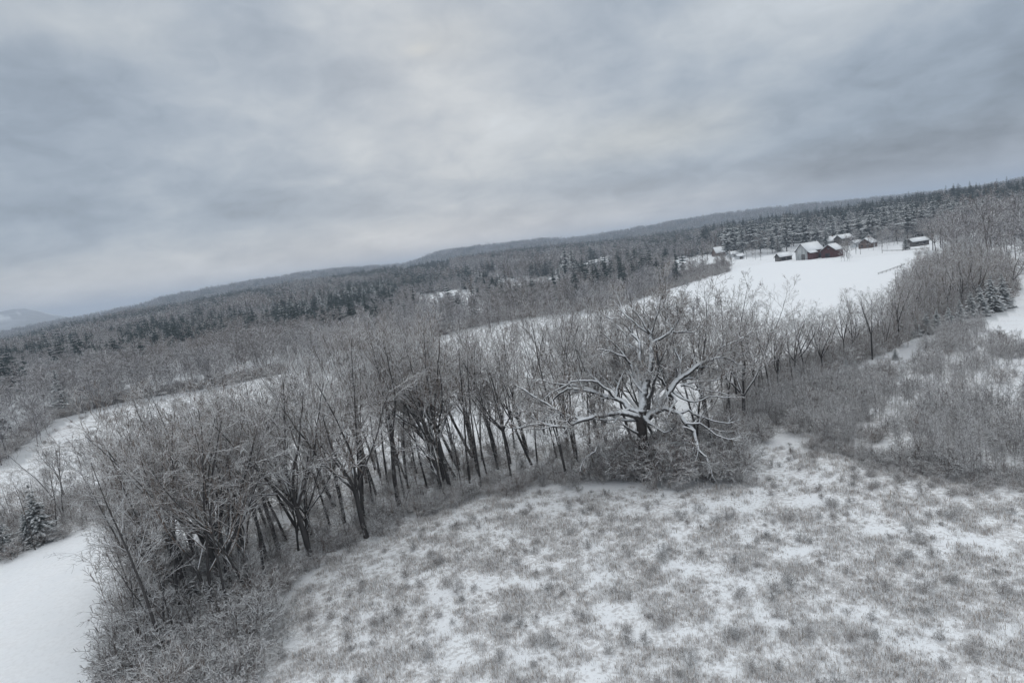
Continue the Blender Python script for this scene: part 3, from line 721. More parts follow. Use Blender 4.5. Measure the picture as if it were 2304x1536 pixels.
    for (a, b), (c, d) in zip(edge[:-1], edge[1:]):
        for k in range(2):
            t = rnd.random(); x, y = ground(a+(c-a)*t, b+(d-b)*t-rnd.uniform(0, 8)); T.append((x, y, rnd.uniform(8, 14) if a < 1300 else rnd.uniform(5, 9), rnd.choice(['vase', 'slender', 'broad', 'twin'])))
    EDGE.extend(T)
    for x, y in dart(gpoly([(2100,578),(2130,558),(2304,540),(2600,510),(2600,640),(2285,665),(2200,600),(2120,600)]), 80, 3.0): EDGE.append((x, y, rnd.uniform(12, 19), 0))
    for i in range(75):          # low hedge between the snow strip and the farm field
        t = rnd.random(); x, y = ground(1325+(1650-1325)*t, 703+(604-703)*t-rnd.uniform(-3, 18)*(1-.4*t)); EDGE.append((x, y, rnd.uniform(4, 10), 0))
    for x, y in dart(gpoly([(1010,775),(1150,742),(1320,722),(1480,690),(1640,700),(1690,790),(1500,800),(1200,830),(1050,840)]), 14, 4): EDGE.append((x, y, rnd.uniform(6, 12), 0))
    for x, y in dart(gpoly([(1670,586),(1745,578),(1785,566),(1785,556),(1700,560),(1640,572)]), 10, 4)+dart(gpoly([(1905,572),(1990,562),(2040,556),(2040,548),(1970,548),(1905,560)]), 12, 4): EDGE.append((x, y, rnd.uniform(6, 11), 0))
    for x, y in dart(gpoly([(1600,575),(1750,560),(1900,545),(2100,532),(2320,508),(2320,498),(2000,518),(1700,540),(1600,555)]), 40, 7): EDGE.append((x, y, rnd.uniform(10, 19), 0))
    for bx, by, h in ((1900,587,8),(1907,586,9),(1893,588,5),(1912,588,4),(1040,752,9),(990,752,12),(1120,760,8),(1180,770,10),(1245,730,7),(1290,745,9)): EDGE.append((*ground(bx, by), h, 0))
    # tall trees on the snow behind the oak
    T = []
    for x, y in dart(gpoly([(1080,985),(1180,985),(1600,950),(1660,850),(1500,820),(1200,860)]), 13, 3):
        px, py = pscreen(x, y, tz(x, y)); T.append((x, y, max(7, min(17, height_to(x, y, prof([(1080,740),(1200,700),(1320,680),(1640,640)], px))*rnd.uniform(.8, 1))), rnd.choice(['vase', 'slender', 'twin'])))
    row_of(T, 'trees on the snow behind the oak', 'on the snow behind the oak from the west')
    # big bare trees beside the farm
    G3 = gpoly([(2080,572),(2220,562),(2300,545),(2300,520),(2180,535),(2090,550)]); T = []
    for x, y in dart(G3, 14, 5): T.append((x, y, rnd.uniform(13, 19), rnd.choice(['vase', 'broad', 'slender'])))
    row_of(T, 'tall trees beside the farm', 'east of the farm houses from the farm')
    T = []
    for bx, by, h in ((1565,590,13),(1580,586,14),(1592,584,12),(1610,588,6),(1680,583,9),(1700,585,8),(1712,586,6),(1735,560,12),(1760,556,14),(1775,553,12),(1740,584,5),(1905,578,9),(1898,580,7),(1935,548,9),(1985,556,10),(2000,552,11),(2020,550,9),(2045,556,8)):
        x, y = ground(bx, by); T.append((x, y, h, rnd.choice(['vase', 'broad', 'slender'])))
    row_of(T, 'bare trees around the farm', 'around the farm buildings from the farmhouse')
build_strip()

EVER = []
def build_conifers():
    L = [(145,930,846),(63,884,846),(18,990,905),(2,1010,950),(95,1218,1108),(70,1228,1160),(12,1250,1165),(343,782,748),(320,790,757),(443,785,752),(403,806,778),(488,757,738),(285,787,765),(183,772,752),(407,774,750),(260,760,742),
         (640,742,690),(665,735,683),(700,738,688),(742,725,672),(765,700,652),(655,712,676),(620,712,680),(688,700,664),(720,694,655),(680,715,676),(725,712,668),(785,694,648),(802,690,640),(822,684,646),(842,682,640),(862,676,636),(886,684,645),(750,680,640),(705,690,650),
         (940,642,606),(962,638,598),(976,642,604),(993,630,600),(1010,624,598),(895,648,622),(948,630,600),
         (1278,636,556),(1292,630,566),(1266,642,600),(1330,592,550),(1346,590,547),(1352,588,552),(1430,628,605),(1605,572,545),(1615,570,550),(2038,562,530),(1752,566,535),(1745,560,530)]
    L = sorted(L, key=lambda t: t[0]); EVER.extend(ground(a, b) for a, b, _ in L)
    for i, (bx, by, ty) in enumerate(L):
        x, y = ground(bx, by); h = max(3, min(height_to(x, y, ty), 22)); k = rnd.choice(['spruce0', 'spruce1', 'spruce2'])
        place(k, x, y, 1.5*h/CH[k], rnd.uniform(0, 6.28), 'dark snow-dusted spruce, %s counted from the west among the scattered spruces' % ordw(i), 'spruce', 'scattered dark spruces', 0.78)
    # young spruces at the foot of the thicket
    for i, (bx, by, ty) in enumerate(((2062,748,712),(2085,742,700),(2108,738,694),(2135,728,690),(2160,718,672),(2185,706,655),(2205,702,640),(2230,692,620),(2255,684,615),(2048,752,725),(1905,838,806),(1925,828,810),(2015,800,782))):
        x, y = ground(bx, by+9); h = max(1.5, height_to(x, y, ty)); k = rnd.choice(['spruce0', 'spruce1', 'spruce2'])
        place(k, x, y, 1.6*h/CH[k], rnd.uniform(0, 6.28), 'young dark spruce, %s in the row at the foot of the thicket and hedgerow' % ordw(i), 'spruce', 'young spruces by the thicket', 0.62)
    tops = [(1560,540),(1640,505),(1700,490),(1780,480),(1860,477),(1960,470),(2000,450),(2060,448),(2120,437),(2200,432),(2304,428),(2400,420)]
    P = []
    for row, (dy, n) in enumerate(((0, 40), (-13, 38), (-26, 34))):
        for j in range(n):
            bx = 1625+(2330-1625)*(j+rnd.random())/n; by = prof([(1600,577),(1750,563),(1900,548),(2000,541),(2100,536),(2330,508)], bx)+dy+rnd.uniform(-9, 8)
            x, y = ground(bx, by)
            if any((x-a)**2+(y-b)**2 < 9 for a, b, *_ in P): continue
            h = height_to(x, y, prof(tops, bx)+rnd.uniform(-3, 34)); P.append((x, y, min(max(h, 12), 27), row))
    for row, w in enumerate(('front row of the pine wood behind the farm', 'second row of the pine wood behind the farm', 'back row of the pine wood behind the farm')):
        Q = sorted([p for p in P if p[3] == row], key=lambda p: math.atan2(p[0], p[1]))
        for i, (x, y, h, _) in enumerate(Q):
            k = rnd.choice(['pine0', 'pine1', 'pine2'])
            place(k, x, y, h/CH[k]*1.05, rnd.uniform(0, 6.28), 'snowy pine, %s in the %s' % (ordw(i), w), 'pine', 'pines behind the farm', 0.95)
build_conifers()

# ================================================================== farm buildings
def boxm(x0, x1, y0, y1, z0, z1):
    V = np.array([(x, y, z) for z in (z0, z1) for y in (y0, y1) for x in (x0, x1)], float)
    F = np.array([(0, 2, 3, 1), (4, 5, 7, 6), (0, 1, 5, 4), (2, 6, 7, 3), (0, 4, 6, 2), (1, 3, 7, 5)]); return V, F
def prism(L, W, z0, z1, ov):
    """gable solid: ridge along x"""
    a, b = L/2+ov, W/2+ov
    V = np.array([(-a, -b, z0), (a, -b, z0), (a, b, z0), (-a, b, z0), (-a, 0, z1), (a, 0, z1)], float)
    return V, [np.array([(0, 1, 5, 4), (2, 3, 4, 5), (0, 3, 2, 1)]), np.array([(0, 4, 3), (1, 2, 5)])]
def gable(name, label, cat, px, py, rot, L, W, hw, hr, wall, openings=(), end=None, group=None, chimney=False, shed=None):
    x, y = ground(px, py); e = bpy.data.objects.new(name, None); COL.objects.link(e)
    e.location = (x, y, tz(x, y)-0.1); e.rotation_euler = (0, 0, R(rot)); tag(e, label, cat, group)
    v, f = boxm(-L/2, L/2, -W/2, W/2, -1.2, hw); V2, F2 = prism(L, W, hw, hw+hr, 0)
    me = new_mesh('wall', np.concatenate([v, V2]), [np.concatenate([f, F2[0][:2]+8]), F2[1]+8], [MT[wall]]); obj('wall', me, e)
    # roof: two pitched slabs under a thick blanket of snow
    def slab(th, ov, up, m, nm, par):
        a, b = L/2+ov, W/2+ov; s = hr/(W/2); zr = hw+hr+up; ze = hw+hr-s*b+up
        V, F = [], []
        for sg in (-1, 1):
            o = len(V)
            V += [(-a, sg*b, ze), (a, sg*b, ze), (a, 0, zr), (-a, 0, zr), (-a, sg*b, ze+th), (a, sg*b, ze+th), (a, 0, zr+th), (-a, 0, zr+th)]
            F += [(o, o+1, o+2, o+3), (o+4, o+7, o+6, o+5), (o, o+4, o+5, o+1), (o+1, o+5, o+6, o+2), (o+3, o+2, o+6, o+7), (o, o+3, o+7, o+4)]
        return obj(nm, new_mesh(nm, np.array(V), np.array(F), [MT[m]]), par)
    rf = slab(0.12, 0.42, 0.02, 'grey', 'roof', e); slab(0.22, 0.38, 0.145, 'snow', 'snow_cover', rf)
    if chimney:
        v, f = boxm(L*0.18, L*0.18+0.7, -0.35, 0.35, hw+hr*0.6, hw+hr+1.1); obj('chimney', new_mesh('chimney', v, f, [MT['brown']]), rf)
    for (kind, side, c, z0, w, h, m) in openings:
        t = 0.06
        if side == 'f': v, f = boxm(c-w/2, c+w/2, -W/2-t, -W/2+.03, z0, z0+h)
        elif side == 'l': v, f = boxm(-L/2-t, -L/2+.03, c-w/2, c+w/2, z0, z0+h)
        else: v, f = boxm(L/2-.03, L/2+t, c-w/2, c+w/2, z0, z0+h)
        o = obj(kind, new_mesh(kind, v, f, [MT[m]]), e)
        if kind == 'window':
            if side == 'f': v, f = boxm(c-w/2-.12, c+w/2+.12, -W/2-t-.04, -W/2-t+.02, z0-.12, z0)
            elif side == 'l': v, f = boxm(-L/2-t-.04, -L/2-t+.02, c-w/2-.12, c+w/2+.12, z0-.12, z0)
            else: v, f = boxm(L/2+t-.02, L/2+t+.04, c-w/2-.12, c+w/2+.12, z0-.12, z0)
            obj('sill', new_mesh('sill', v, f, [MT['white']]), o)
    if end:   # boards of the end wall in another paint
        V2, F2 = prism(0.05, W-.1, 0, 1, 0)
        V = np.array([(-L/2-.04, -W/2+.05, -.6), (-L/2-.04, W/2-.05, -.6), (-L/2-.04, W/2-.05, hw), (-L/2-.04, 0, hw+hr-.25), (-L/2-.04, -W/2+.05, hw)])
        Vb = V+np.array([0.03, 0, 0]); n = 5
        q = np.array([(i, (i+1) % n, n+(i+1) % n, n+i) for i in range(n)])
        obj('gable_boards', new_mesh('gable_boards', np.concatenate([V, Vb]), [np.array([[4, 3, 2, 1, 0]]), np.array([[5, 6, 7, 8, 9]]), q], [MT[end]]), e)
    if shed:  # lean-to along the front
        x0, x1, dep, z1, z0 = shed
        v, f = boxm(x0, x1, -W/2-dep, -W/2-.03, -1.2, z0); obj('lean_to_wall', new_mesh('lean_to_wall', v, f, [MT[wall]]), e)
        def lean(th, up, ov, m, nm, par):
            a = [(x0-ov, -W/2-dep-ov, z0+up), (x1+ov, -W/2-dep-ov, z0+up), (x1+ov, -W/2-.02, z1+up), (x0-ov, -W/2-.02, z1+up)]
            V = np.array(a+[(p[0], p[1], p[2]+th) for p in a]); F = np.array([(0, 3, 2, 1), (4, 5, 6, 7), (0, 1, 5, 4), (1, 2, 6, 5), (2, 3, 7, 6), (3, 0, 4, 7)])
            return obj(nm, new_mesh(nm, V, F, [MT[m]]), par)
        lr = lean(.12, .02, .3, 'grey', 'lean_to_roof', e); lean(.2, .145, .27, 'snow', 'snow_cover', lr)
    return e
def build_farm():
    gable('barn', 'large dark red barn with a whitewashed gable end and a lean-to', 'barn', 1822, 582, 17, 11.2, 8.6, 4.9, 4.0, 'red',
          (('door', 'l', -1.2, -.2, 2.6, 3.4, 'grey'), ('door', 'f', 3.2, .2, 2.2, 2.6, 'dark'), ('window', 'f', 0.6, 3.2, .8, .8, 'dark'), ('window', 'r', 0, 2.6, .9, 1.0, 'dark')), end='whitegrey', shed=(-5.6, -0.8, 2.2, 4.6, 3.5))
    gable('barn', 'smaller red barn standing beside the large red barn', 'barn', 1873, 578, 36, 8.6, 7.6, 4.1, 2.9, 'red',
          (('door', 'l', 0.5, -.2, 2.4, 2.8, 'dark'), ('window', 'l', 0, 4.8, .9, .9, 'dark'), ('window', 'f', 2, 2, .8, .9, 'dark')))
    gable('shed', 'low dark open shed at the foot of the large red barn', 'shed', 1763, 586, 8, 7.6, 5, 2.6, 1.9, 'grey', (('door', 'f', -1.5, -.1, 2.4, 2.1, 'dark'), ('door', 'f', 1.7, -.1, 2.4, 2.1, 'dark')))
    gable('farmhouse', 'white-roofed farmhouse west of the barns beside the pine wood', 'house', 1621, 575, 6, 11, 8, 2.9, 4.3, 'brown', (('window', 'f', -3, 1, .9, 1.3, 'dark'), ('window', 'f', 0, 1, .9, 1.3, 'dark'), ('door', 'f', 3, 0, 1, 2.1, 'white')), chimney=True)
    gable('house_wing', 'low white wing stepping down from the farmhouse', 'outbuilding', 1648, 579, 10, 6.5, 5, 2.6, 1.8, 'white', (('window', 'f', 0, 1, .9, 1.1, 'dark'), ('door', 'f', 2, -.1, .9, 2, 'brown')))
    gable('garage', 'white garage at the end of the farmhouse wing', 'garage', 1664, 583, 10, 5, 4.5, 2.2, 1.4, 'white', (('door', 'f', 0, -.1, 2.4, 2, 'grey'),))
    gable('house', 'pale house with a snowy roof behind the smaller red barn', 'house', 1868, 556, 10, 10, 7, 4.2, 2.8, 'white', (('window', 'l', 0, 1.2, .9, 1.2, 'dark'), ('window', 'f', -2, 1.2, .9, 1.2, 'dark'), ('window', 'f', 2, 1.2, .9, 1.2, 'dark')), chimney=True)
    gable('house', 'second snow-roofed house behind the barns, closer to the brown cottage', 'house', 1899, 553, 12, 9, 7, 5.2, 2.4, 'grey', (('window', 'f', -2, 1.2, .9, 1.2, 'dark'), ('window', 'f', 2, 1.2, .9, 1.2, 'dark')))
    gable('small_shed', 'little white shed between the barns and the brown cottage', 'shed', 1927, 556, 10, 5.6, 4, 2.9, 1.4, 'white', (('door', 'f', 0.6, 0, 1, 2, 'grey'), ('window', 'f', -1.4, 1, .7, .8, 'dark')))
    gable('cottage', 'brown cottage with its gable towards the field', 'house', 1953, 557, 36, 8.5, 7, 3.0, 2.7, 'brown', (('window', 'l', -1.5, 1, .9, 1.1, 'dark'), ('window', 'l', 1.5, 1, .9, 1.1, 'dark'), ('door', 'f', 0, 0, 1, 2, 'white')), chimney=True)
    gable('low_house', 'low dark house with a low white roof beyond the open lawn', 'house', 2063, 553, 4, 9, 6, 2.6, 1.6, 'grey', (('window', 'f', -2, 1, 1.4, 1, 'dark'), ('window', 'f', 2, 1, 1.4, 1, 'dark')))
    gable('house', 'house roof half hidden by the tall bare trees east of the farm', 'house', 2192, 546, 6, 8, 6, 2.6, 1.8, 'white', (('window', 'f', -2, 1, .9, 1.1, 'dark'), ('window', 'f', 2, 1, .9, 1.1, 'dark')))
    for lab, a, b, L in (('distant white-roofed house among spruces on the far slope', 924, 624, 17), ('distant small house beside the spruces, east of the larger roof', 1001, 616, 11), ('distant small white house beside two tall spruces', 1338, 600, 10), ('distant long low roof in the snowy clearing below the spruces', 1010, 676, 15)):
        gable('distant_house', lab, 'house', a, b, 10, L, 8, 3.2, 3, 'white', (('window', 'f', -2, 1, 1, 1.2, 'dark'), ('window', 'f', 2, 1, 1, 1.2, 'dark')))
    # fence lines across the farm field
    def fence(label, pts, h=0.8, step=4.0):
        P = [Vector((*ground(*p), 0)) for p in pts]; e = bpy.data.objects.new('field_fence', None); COL.objects.link(e); e.location = (*P[0].xy, tz(*P[0].xy)); tag(e, label, 'fence', 'field fences')
        rail = []; o = Vector(e.location)
        for a, b in zip(P[:-1], P[1:]):
            n = max(1, int((b-a).length/step))
            for i in range(n+1):
                q = a.lerp(b, i/n); q.z = tz(q.x, q.y); p = q-o
                v, f = tubes([(p.x, p.y, p.z-.2, p.x, p.y, p.z+h, .07, .06)], 6); obj('post', new_mesh('post', v, f, [MT['grey']]), e)
                if i:
                    for z in (.35, .65): rail.append((*(last+Vector((0, 0, z))), *(p+Vector((0, 0, z))), .05, .05))
                last = p.copy()
        v, f = tubes(rail, 4); obj('rail', new_mesh('rail', v, f, [MT['grey']]), e)
    fence('dark fence crossing the upper farm field towards the dense thicket', [(1976, 618), (2036, 597)])
    fence('yard fence in front of the low dark house', [(1985, 566), (2030, 565), (2090, 560)])
    for i, (bx, by, h) in enumerate(((1936, 572, 6), (1926, 571, 3.5), (1985, 570, 4))):
        x, y = ground(bx, by); e = bpy.data.objects.new('yard_pole', None); COL.objects.link(e); e.location = (x, y, tz(x, y)); tag(e, ('tall thin pole standing in the snowy yard beside the little white shed', 'short thin pole beside the tall one in the yard', 'thin pole alone in the yard towards the lawn')[i], 'pole', 'poles in the farm yard')
        v, f = tubes([(0, 0, -.3, 0, 0, h, .11, .08)], 8); obj('post', new_mesh('post', v, f, [MT['bark']]), e)
        v, f = tubes([(-.7, 0, h*.93, .7, 0, h*.93, .06, .06)], 4); obj('cross_arm', new_mesh('cross_arm', v, f, [MT['bark']]), e)
build_farm()

# ================================================================== masses
def grass_mesh(i, rad, nb, h):
    V, F, T = [], [], []
    for _ in range(nb):
        a = rnd.uniform(0, 6.28); q = min(abs(rnd.gauss(0, .62)), 1.5)*rad; x, y = q*math.cos(a), q*math.sin(a)
        hh = h*rnd.uniform(.4, 1.1)*(1.05-.35*q/rad); w = rnd.uniform(.007, .016); b = rnd.uniform(0, 6.28); l = rnd.uniform(.15, .8)*hh; c, s = math.cos(b), math.sin(b)
        o = len(V); tone = rnd.random()
        V += [(x-s*w, y+c*w, -.05), (x+s*w, y-c*w, -.05), (x+c*l*.35-s*w, y+s*l*.35+c*w, hh*.62), (x+c*l*.35+s*w, y+s*l*.35-c*w, hh*.62), (x+c*l, y+s*l, hh*rnd.uniform(.7, 1))]
        F.append((o, o+1, o+3, o+2)); T.append((o+2, o+3, o+4)); 
        V[-1:] = [V[-1]]
        tones.extend([tone]*5)
    return V, F, T
def mk_grass_mesh(i, rad, nb, h):
    global tones
    tones = []
    V, F, T = grass_mesh(i, rad, nb, h)
    return new_mesh('dry_grass', np.array(V), [np.array(F), np.array(T)], [MT['grass']], attrs={'tone': ('POINT', tones)})
def shrub_mesh(name, h, stems, m, rmin=.0095, up=0.25):
    out = [[], [], [], []]
    P = dict(rmin=rmin, lv=[dict(n=5, wob=.26, trop=-.01, kids=1.8, start=.25, ang=48, lenk=.5, rk=.7, taper=.4), dict(n=3, wob=.25, trop=.03, kids=2, start=.3, ang=42, lenk=.6, rk=.8, taper=.6), dict(n=2, wob=.3, trop=0)])
    for _ in range(stems):
        a = rnd.uniform(0, 6.28); d = Vector((math.cos(a)*rnd.uniform(0, 1/up*.3), math.sin(a)*rnd.uniform(0, 1/up*.3), 1)).normalized()
        grow(out, Vector((rnd.uniform(-.3, .3), rnd.uniform(-.3, .3), -.1)), d, h*rnd.uniform(.6, 1.1), rmin*1.9, 0, P)
    v, f = tubes(sum(out, []), 4); return new_mesh(name, v, f, [MT[m]])
def sapling_mesh(name, h, stems, m, rmin=.0065):
    out = [[], [], [], []]
    P = dict(rmin=rmin, lv=[dict(n=8, wob=.05, trop=.02, kids=3.4, start=.15, ang=42, lenk=.26, rk=.6, taper=.3, short=.5), dict(n=3, wob=.2, trop=.05, kids=2.2, start=.3, ang=45, lenk=.5, rk=.8, taper=.6), dict(n=2, wob=.2, trop=.05)])
    for _ in range(stems):
        d = Vector((rnd.uniform(-.1, .1), rnd.uniform(-.1, .1), 1)).normalized()
        grow(out, Vector((rnd.uniform(-.7, .7), rnd.uniform(-.7, .7), -.1)), d, h*rnd.uniform(.6, 1.1), rmin*2.4, 0, P)
    v, f = tubes(sum(out, []), 4); return new_mesh(name, v, f, [MT[m]])
PATCH = [(1101,1317,60,22),(985,1337,18,30),(1005,1395,22,55),(1035,1467,35,30),(1101,1437,25,10),(1201,1311,45,13),(1211,1274,25,8),(1301,1314,35,15),(1368,1351,45,25),(1401,1384,45,28),(1435,1417,55,28),(1485,1444,45,18),(1335,1444,20,25),(1361,1474,25,25),(1301,1514,60,22),
 (928,1222,50,10),(885,1240,30,9),(820,1272,24,8),(690,1390,20,18),(1010,1178,50,8),(1101,1154,70,14),(1170,1140,60,12),(1235,1124,80,12),(1390,1108,110,12),(1540,1115,90,14),(1435,1157,70,13),(1501,1161,60,12),(885,1300,25,9),(928,1330,25,8),(935,1520,28,16),(850,1524,15,12),(1231,1394,15,12),
 (1736,1125,110,27),(1820,1125,60,22),(1570,1148,50,12),(1753,1025,50,25),(1736,985,30,20),(1720,1052,65,16),(1803,1078,40,12),(1870,1042,35,10),(1953,1115,60,12),(1970,1155,50,14),(2070,1142,50,14),(2253,1105,45,14),(2153,1208,60,20),(2253,1225,60,18),(2203,1252,50,14),(1603,1298,16,28),(2070,1292,20,12),(1646,1242,15,16),(1686,1208,30,9),(1870,1385,35,10),
 (598,1505,20,60),(655,1440,35,35),(1640,1505,60,15),(1880,1495,40,12),(1510,1515,25,12),(2120,1512,40,14),(2250,1440,35,10),(1560,1230,20,10),(1760,1460,25,9),(2010,1390,30,8)]
def screen_np(x, y, z):
    v = np.stack([x, y, z-CAMH], 1); f = v@np.array(fw)
    return 1152+FPX*(v@np.array(cr))/f, 768-FPX*(v@np.array(cu))/f
def build_meadow():
    protos = [mk_grass_mesh(i, rnd.uniform(.75, .95), rnd.choice([80, 105, 130]), rnd.uniform(.38, .56)) for i in range(8)]
    x, y = scatter_pts(MEADOW, 0.47); px, py = screen_np(x, y, terrain(x, y))
    # bare snow lies in hollows of their own shapes
    px2 = px+12*fnoise(x, y, 3, 13)+9*fnoise(x, y, 1.2, 14); py2 = py+8*fnoise(x, y, 3, 15)+6*fnoise(x, y, 1.2, 16)
    open_ = np.zeros(len(x))
    for a, b, sx, sy in PATCH: open_ = np.maximum(open_, np.exp(-(((px2-a)/(sx*0.98))**2+((py2-b)/(sy*0.98))**2)*0.9))
    dens = 0.80+0.17*fnoise(x, y, 6, 11)+0.24*fnoise(x, y, 2.2, 12)
    p = np.clip(dens, .15, .98)*(1-smooth((open_-.25)/.4)*.97)
    k = rng.random(len(x)) < p
    k &= (px > -250) & (px < 2550) & (py < 1640)
    x, y, dn = x[k], y[k], dens[k]
    sc = np.clip(rng.uniform(.35, 1.0, len(x))*(0.45+.7*np.clip(dn, 0, 1.4)), .28, 1.5)
    mass('dry_grass', protos, x, y, rng.integers(0, len(protos), len(x)), sc, rng.uniform(0, 6.28, len(x)), 'pale frosted dry grass standing in clumps over the snowy meadow', 'dry grass')
    print('grass', len(x))
build_meadow()

def build_bushes():
    for i in range(4): proto('bush%d' % i, 'bush', [('branches', shrub_mesh('bush_%d' % i, rnd.uniform(3.0, 3.8), 26, 'twig', .012, .22))])
    B = dart(gpoly([(270,1600),(272,1430),(285,1300),(340,1270),(470,1300),(590,1330),(600,1420),(560,1500),(520,1600)]), 26, 1.5)
    B = sorted(B, key=lambda p: math.atan2(p[0], p[1]))
    for i, (x, y) in enumerate(B):
        place('bush%d' % (i % 4), x, y, rnd.uniform(.65, 1.15), rnd.uniform(0, 6.28), 'snow-laden tangled bush, %s from the field side at the west tip' % ordw(i), 'bush', 'bushes at the tip of the strip')
build_bushes()
def meadow_brush(X, Y, S):
    bx, by = scatter_pts(MEADOW_W, 2.2); kk = fnoise(bx, by, 8, 51)+.5*fnoise(bx, by, 3, 52) > .75; X.append(bx[kk]); Y.append(by[kk]); S.append(rng.uniform(.2, .55, kk.sum()))
def build_brush():
    sh = [shrub_mesh('undergrowth', rnd.uniform(1.5, 2.3), 16, 'brush') for _ in range(5)]
    X, Y, S = [], [], []
    def add(poly, sp, lo, hi):
        x, y = scatter_pts(poly, sp); X.append(x); Y.append(y); S.append(rng.uniform(lo, hi, len(x)))
    add(BELT, 3.0, .35, .9)
    add(gpoly([(560,1400),(680,1310),(730,1262),(850,1212),(950,1166),(1100,1125),(1250,1096),(1400,1085),(1640,1085),(1640,1050),(1400,1058),(1250,1065),(1100,1092),(950,1135),(850,1180),(720,1230),(640,1290),(500,1400)]), 1.25, .35, 1.05)
    add(gpoly([(1320,712),(1480,660),(1640,612),(1640,600),(1480,640),(1320,690)]), 2.4, .5, 1.5)
    add(gpoly([(262,1600),(275,1495),(420,1455),(580,1390),(600,1440),(570,1500),(550,1620)]), 0.8, .5, 1.25)
    add(gpoly([(1330,1082),(1660,1088),(1665,1040),(1640,985),(1480,1010),(1340,1045)]), 1.0, .7, 1.6)
    for P_, sp_ in ((SAPL, 1.5), (SAPL2, 2.0)):
        bx, by = scatter_pts(P_, sp_); kk = fnoise(bx, by, 7, 43)+.4*fnoise(bx, by, 2.5, 44) > .3; X.append(bx[kk]); Y.append(by[kk]); S.append(rng.uniform(.4, 1.4, kk.sum()))
    add(HEDGE_E, 1.6, .6, 1.5); add(THICKET, 2.0, .6, 1.5); add(LEFT_HEDGE, 2.0, .5, 1.1)
    add(gpoly([(-60,1080),(50,1005),(120,945),(300,900),(470,874),(640,842),(640,832),(470,864),(300,888),(110,925),(30,985),(-80,1050)]), 1.6, .6, 1.5)
    add(gpoly([(970,762),(1100,728),(1300,703),(1400,668),(1500,642),(1640,600),(1640,590),(1500,626),(1390,652),(1290,685),(1100,712),(960,745)]), 2.2, .5, 1.7)
    add(gpoly([(1640,1040),(1700,960),(1800,900),(1900,860),(2010,830),(2010,880),(1850,905),(1740,960),(1690,1020)]), 1.2, .6, 1.2)
    add(gpoly([(1820,1010),(1900,1035),(2050,1070),(2200,1100),(2450,1130),(2450,1085),(2200,1065),(2000,1035),(1850,985)]), 1.0, .4, .8)
    add(gpoly([(1900,1075),(2050,1105),(2200,1130),(2200,1100),(2050,1075),(1900,1045)]), 1.6, .3, .55)
    meadow_brush(X, Y, S)
    wx, wy = scatter_pts(MEADOW, 1.5); wk = (fnoise(wx, wy, 5, 31)+.6*fnoise(wx, wy, 2, 32) > .3); X.append(wx[wk]); Y.append(wy[wk]); S.append(rng.uniform(.16, .40, wk.sum()))
    x, y, s = map(np.concatenate, (X, Y, S))
    near = (np.hypot(x-OX, y-OY+1) < 3.2); s = np.where(near, s*1.25+.35, s)
    k = np.hypot(x-OX, y-OY) > 0.8; x, y, s = x[k], y[k], s[k]
    mass('undergrowth', sh, x, y, rng.integers(0, len(sh), len(x)), s, rng.uniform(0, 6.28, len(x)), 'tangled snowy brush growing under the trees and along the meadow edge', 'undergrowth')
    print('brush', len(x))
    sp = [sapling_mesh('sapling_thicket', rnd.uniform(4.2, 5.6), 3, 'sapling') for _ in range(5)]
    X.clear(); Y.clear(); S.clear()
    add(SAPL, 1.1, .45, 1.05); add(SAPL2, 1.5, .45, .95)
    add(gpoly([(1640,1000),(1700,930),(1800,880),(1920,850),(1980,870),(1850,900),(1740,965)]), 1.3, .5, .9)
    x, y, s = map(np.concatenate, (X, Y, S))
    keep = rng.random(len(x)) < np.clip(.48+.6*fnoise(x, y, 8, 41)+.25*fnoise(x, y, 3, 42), .02, 1); x, y, s = x[keep], y[keep], s[keep]
    mass('sapling_thicket', sp, x, y, rng.integers(0, len(sp), len(x)), s, rng.uniform(0, 6.28, len(x)), 'hazy grey thicket of thin saplings beyond the meadow', 'sapling thicket', tilt=.05)
    print('saplings', len(x))
    yg = [sapling_mesh('young_growth', rnd.uniform(4.5, 6.5), 2, 'twig', .007) for _ in range(4)]
    X.clear(); Y.clear(); S.clear()
    add(BELT, 3.4, .6, 1.5); add(LEFT_HEDGE, 2.8, .4, 1.15); add(gpoly([(980,850),(1150,940),(1300,950),(1500,920),(1640,890),(1690,840),(1640,760),(1500,720),(1300,735),(1150,745),(1020,775)]), 5.0, .6, 1.4); add(gpoly([(330,1120),(560,1130),(760,1055),(980,1005),(980,900),(860,860),(560,960),(400,1040)]), 7.0, .5, 1.3); add(HEDGE_E, 2.2, .6, 1.3); add(THICKET, 2.0, .8, 1.7)
    x, y, s = map(np.concatenate, (X, Y, S)); k = (np.hypot(x-OX, y-OY) > 4) & ~((np.abs(x-OX) < 6) & (y < OY)); x, y, s = x[k], y[k], s[k]
    mass('young_growth', yg, x, y, rng.integers(0, 4, len(x)), s, rng.uniform(0, 6.28, len(x)), 'thin young poles growing up between the trees of the strip and the thicket', 'young growth', tilt=.06)
build_brush()

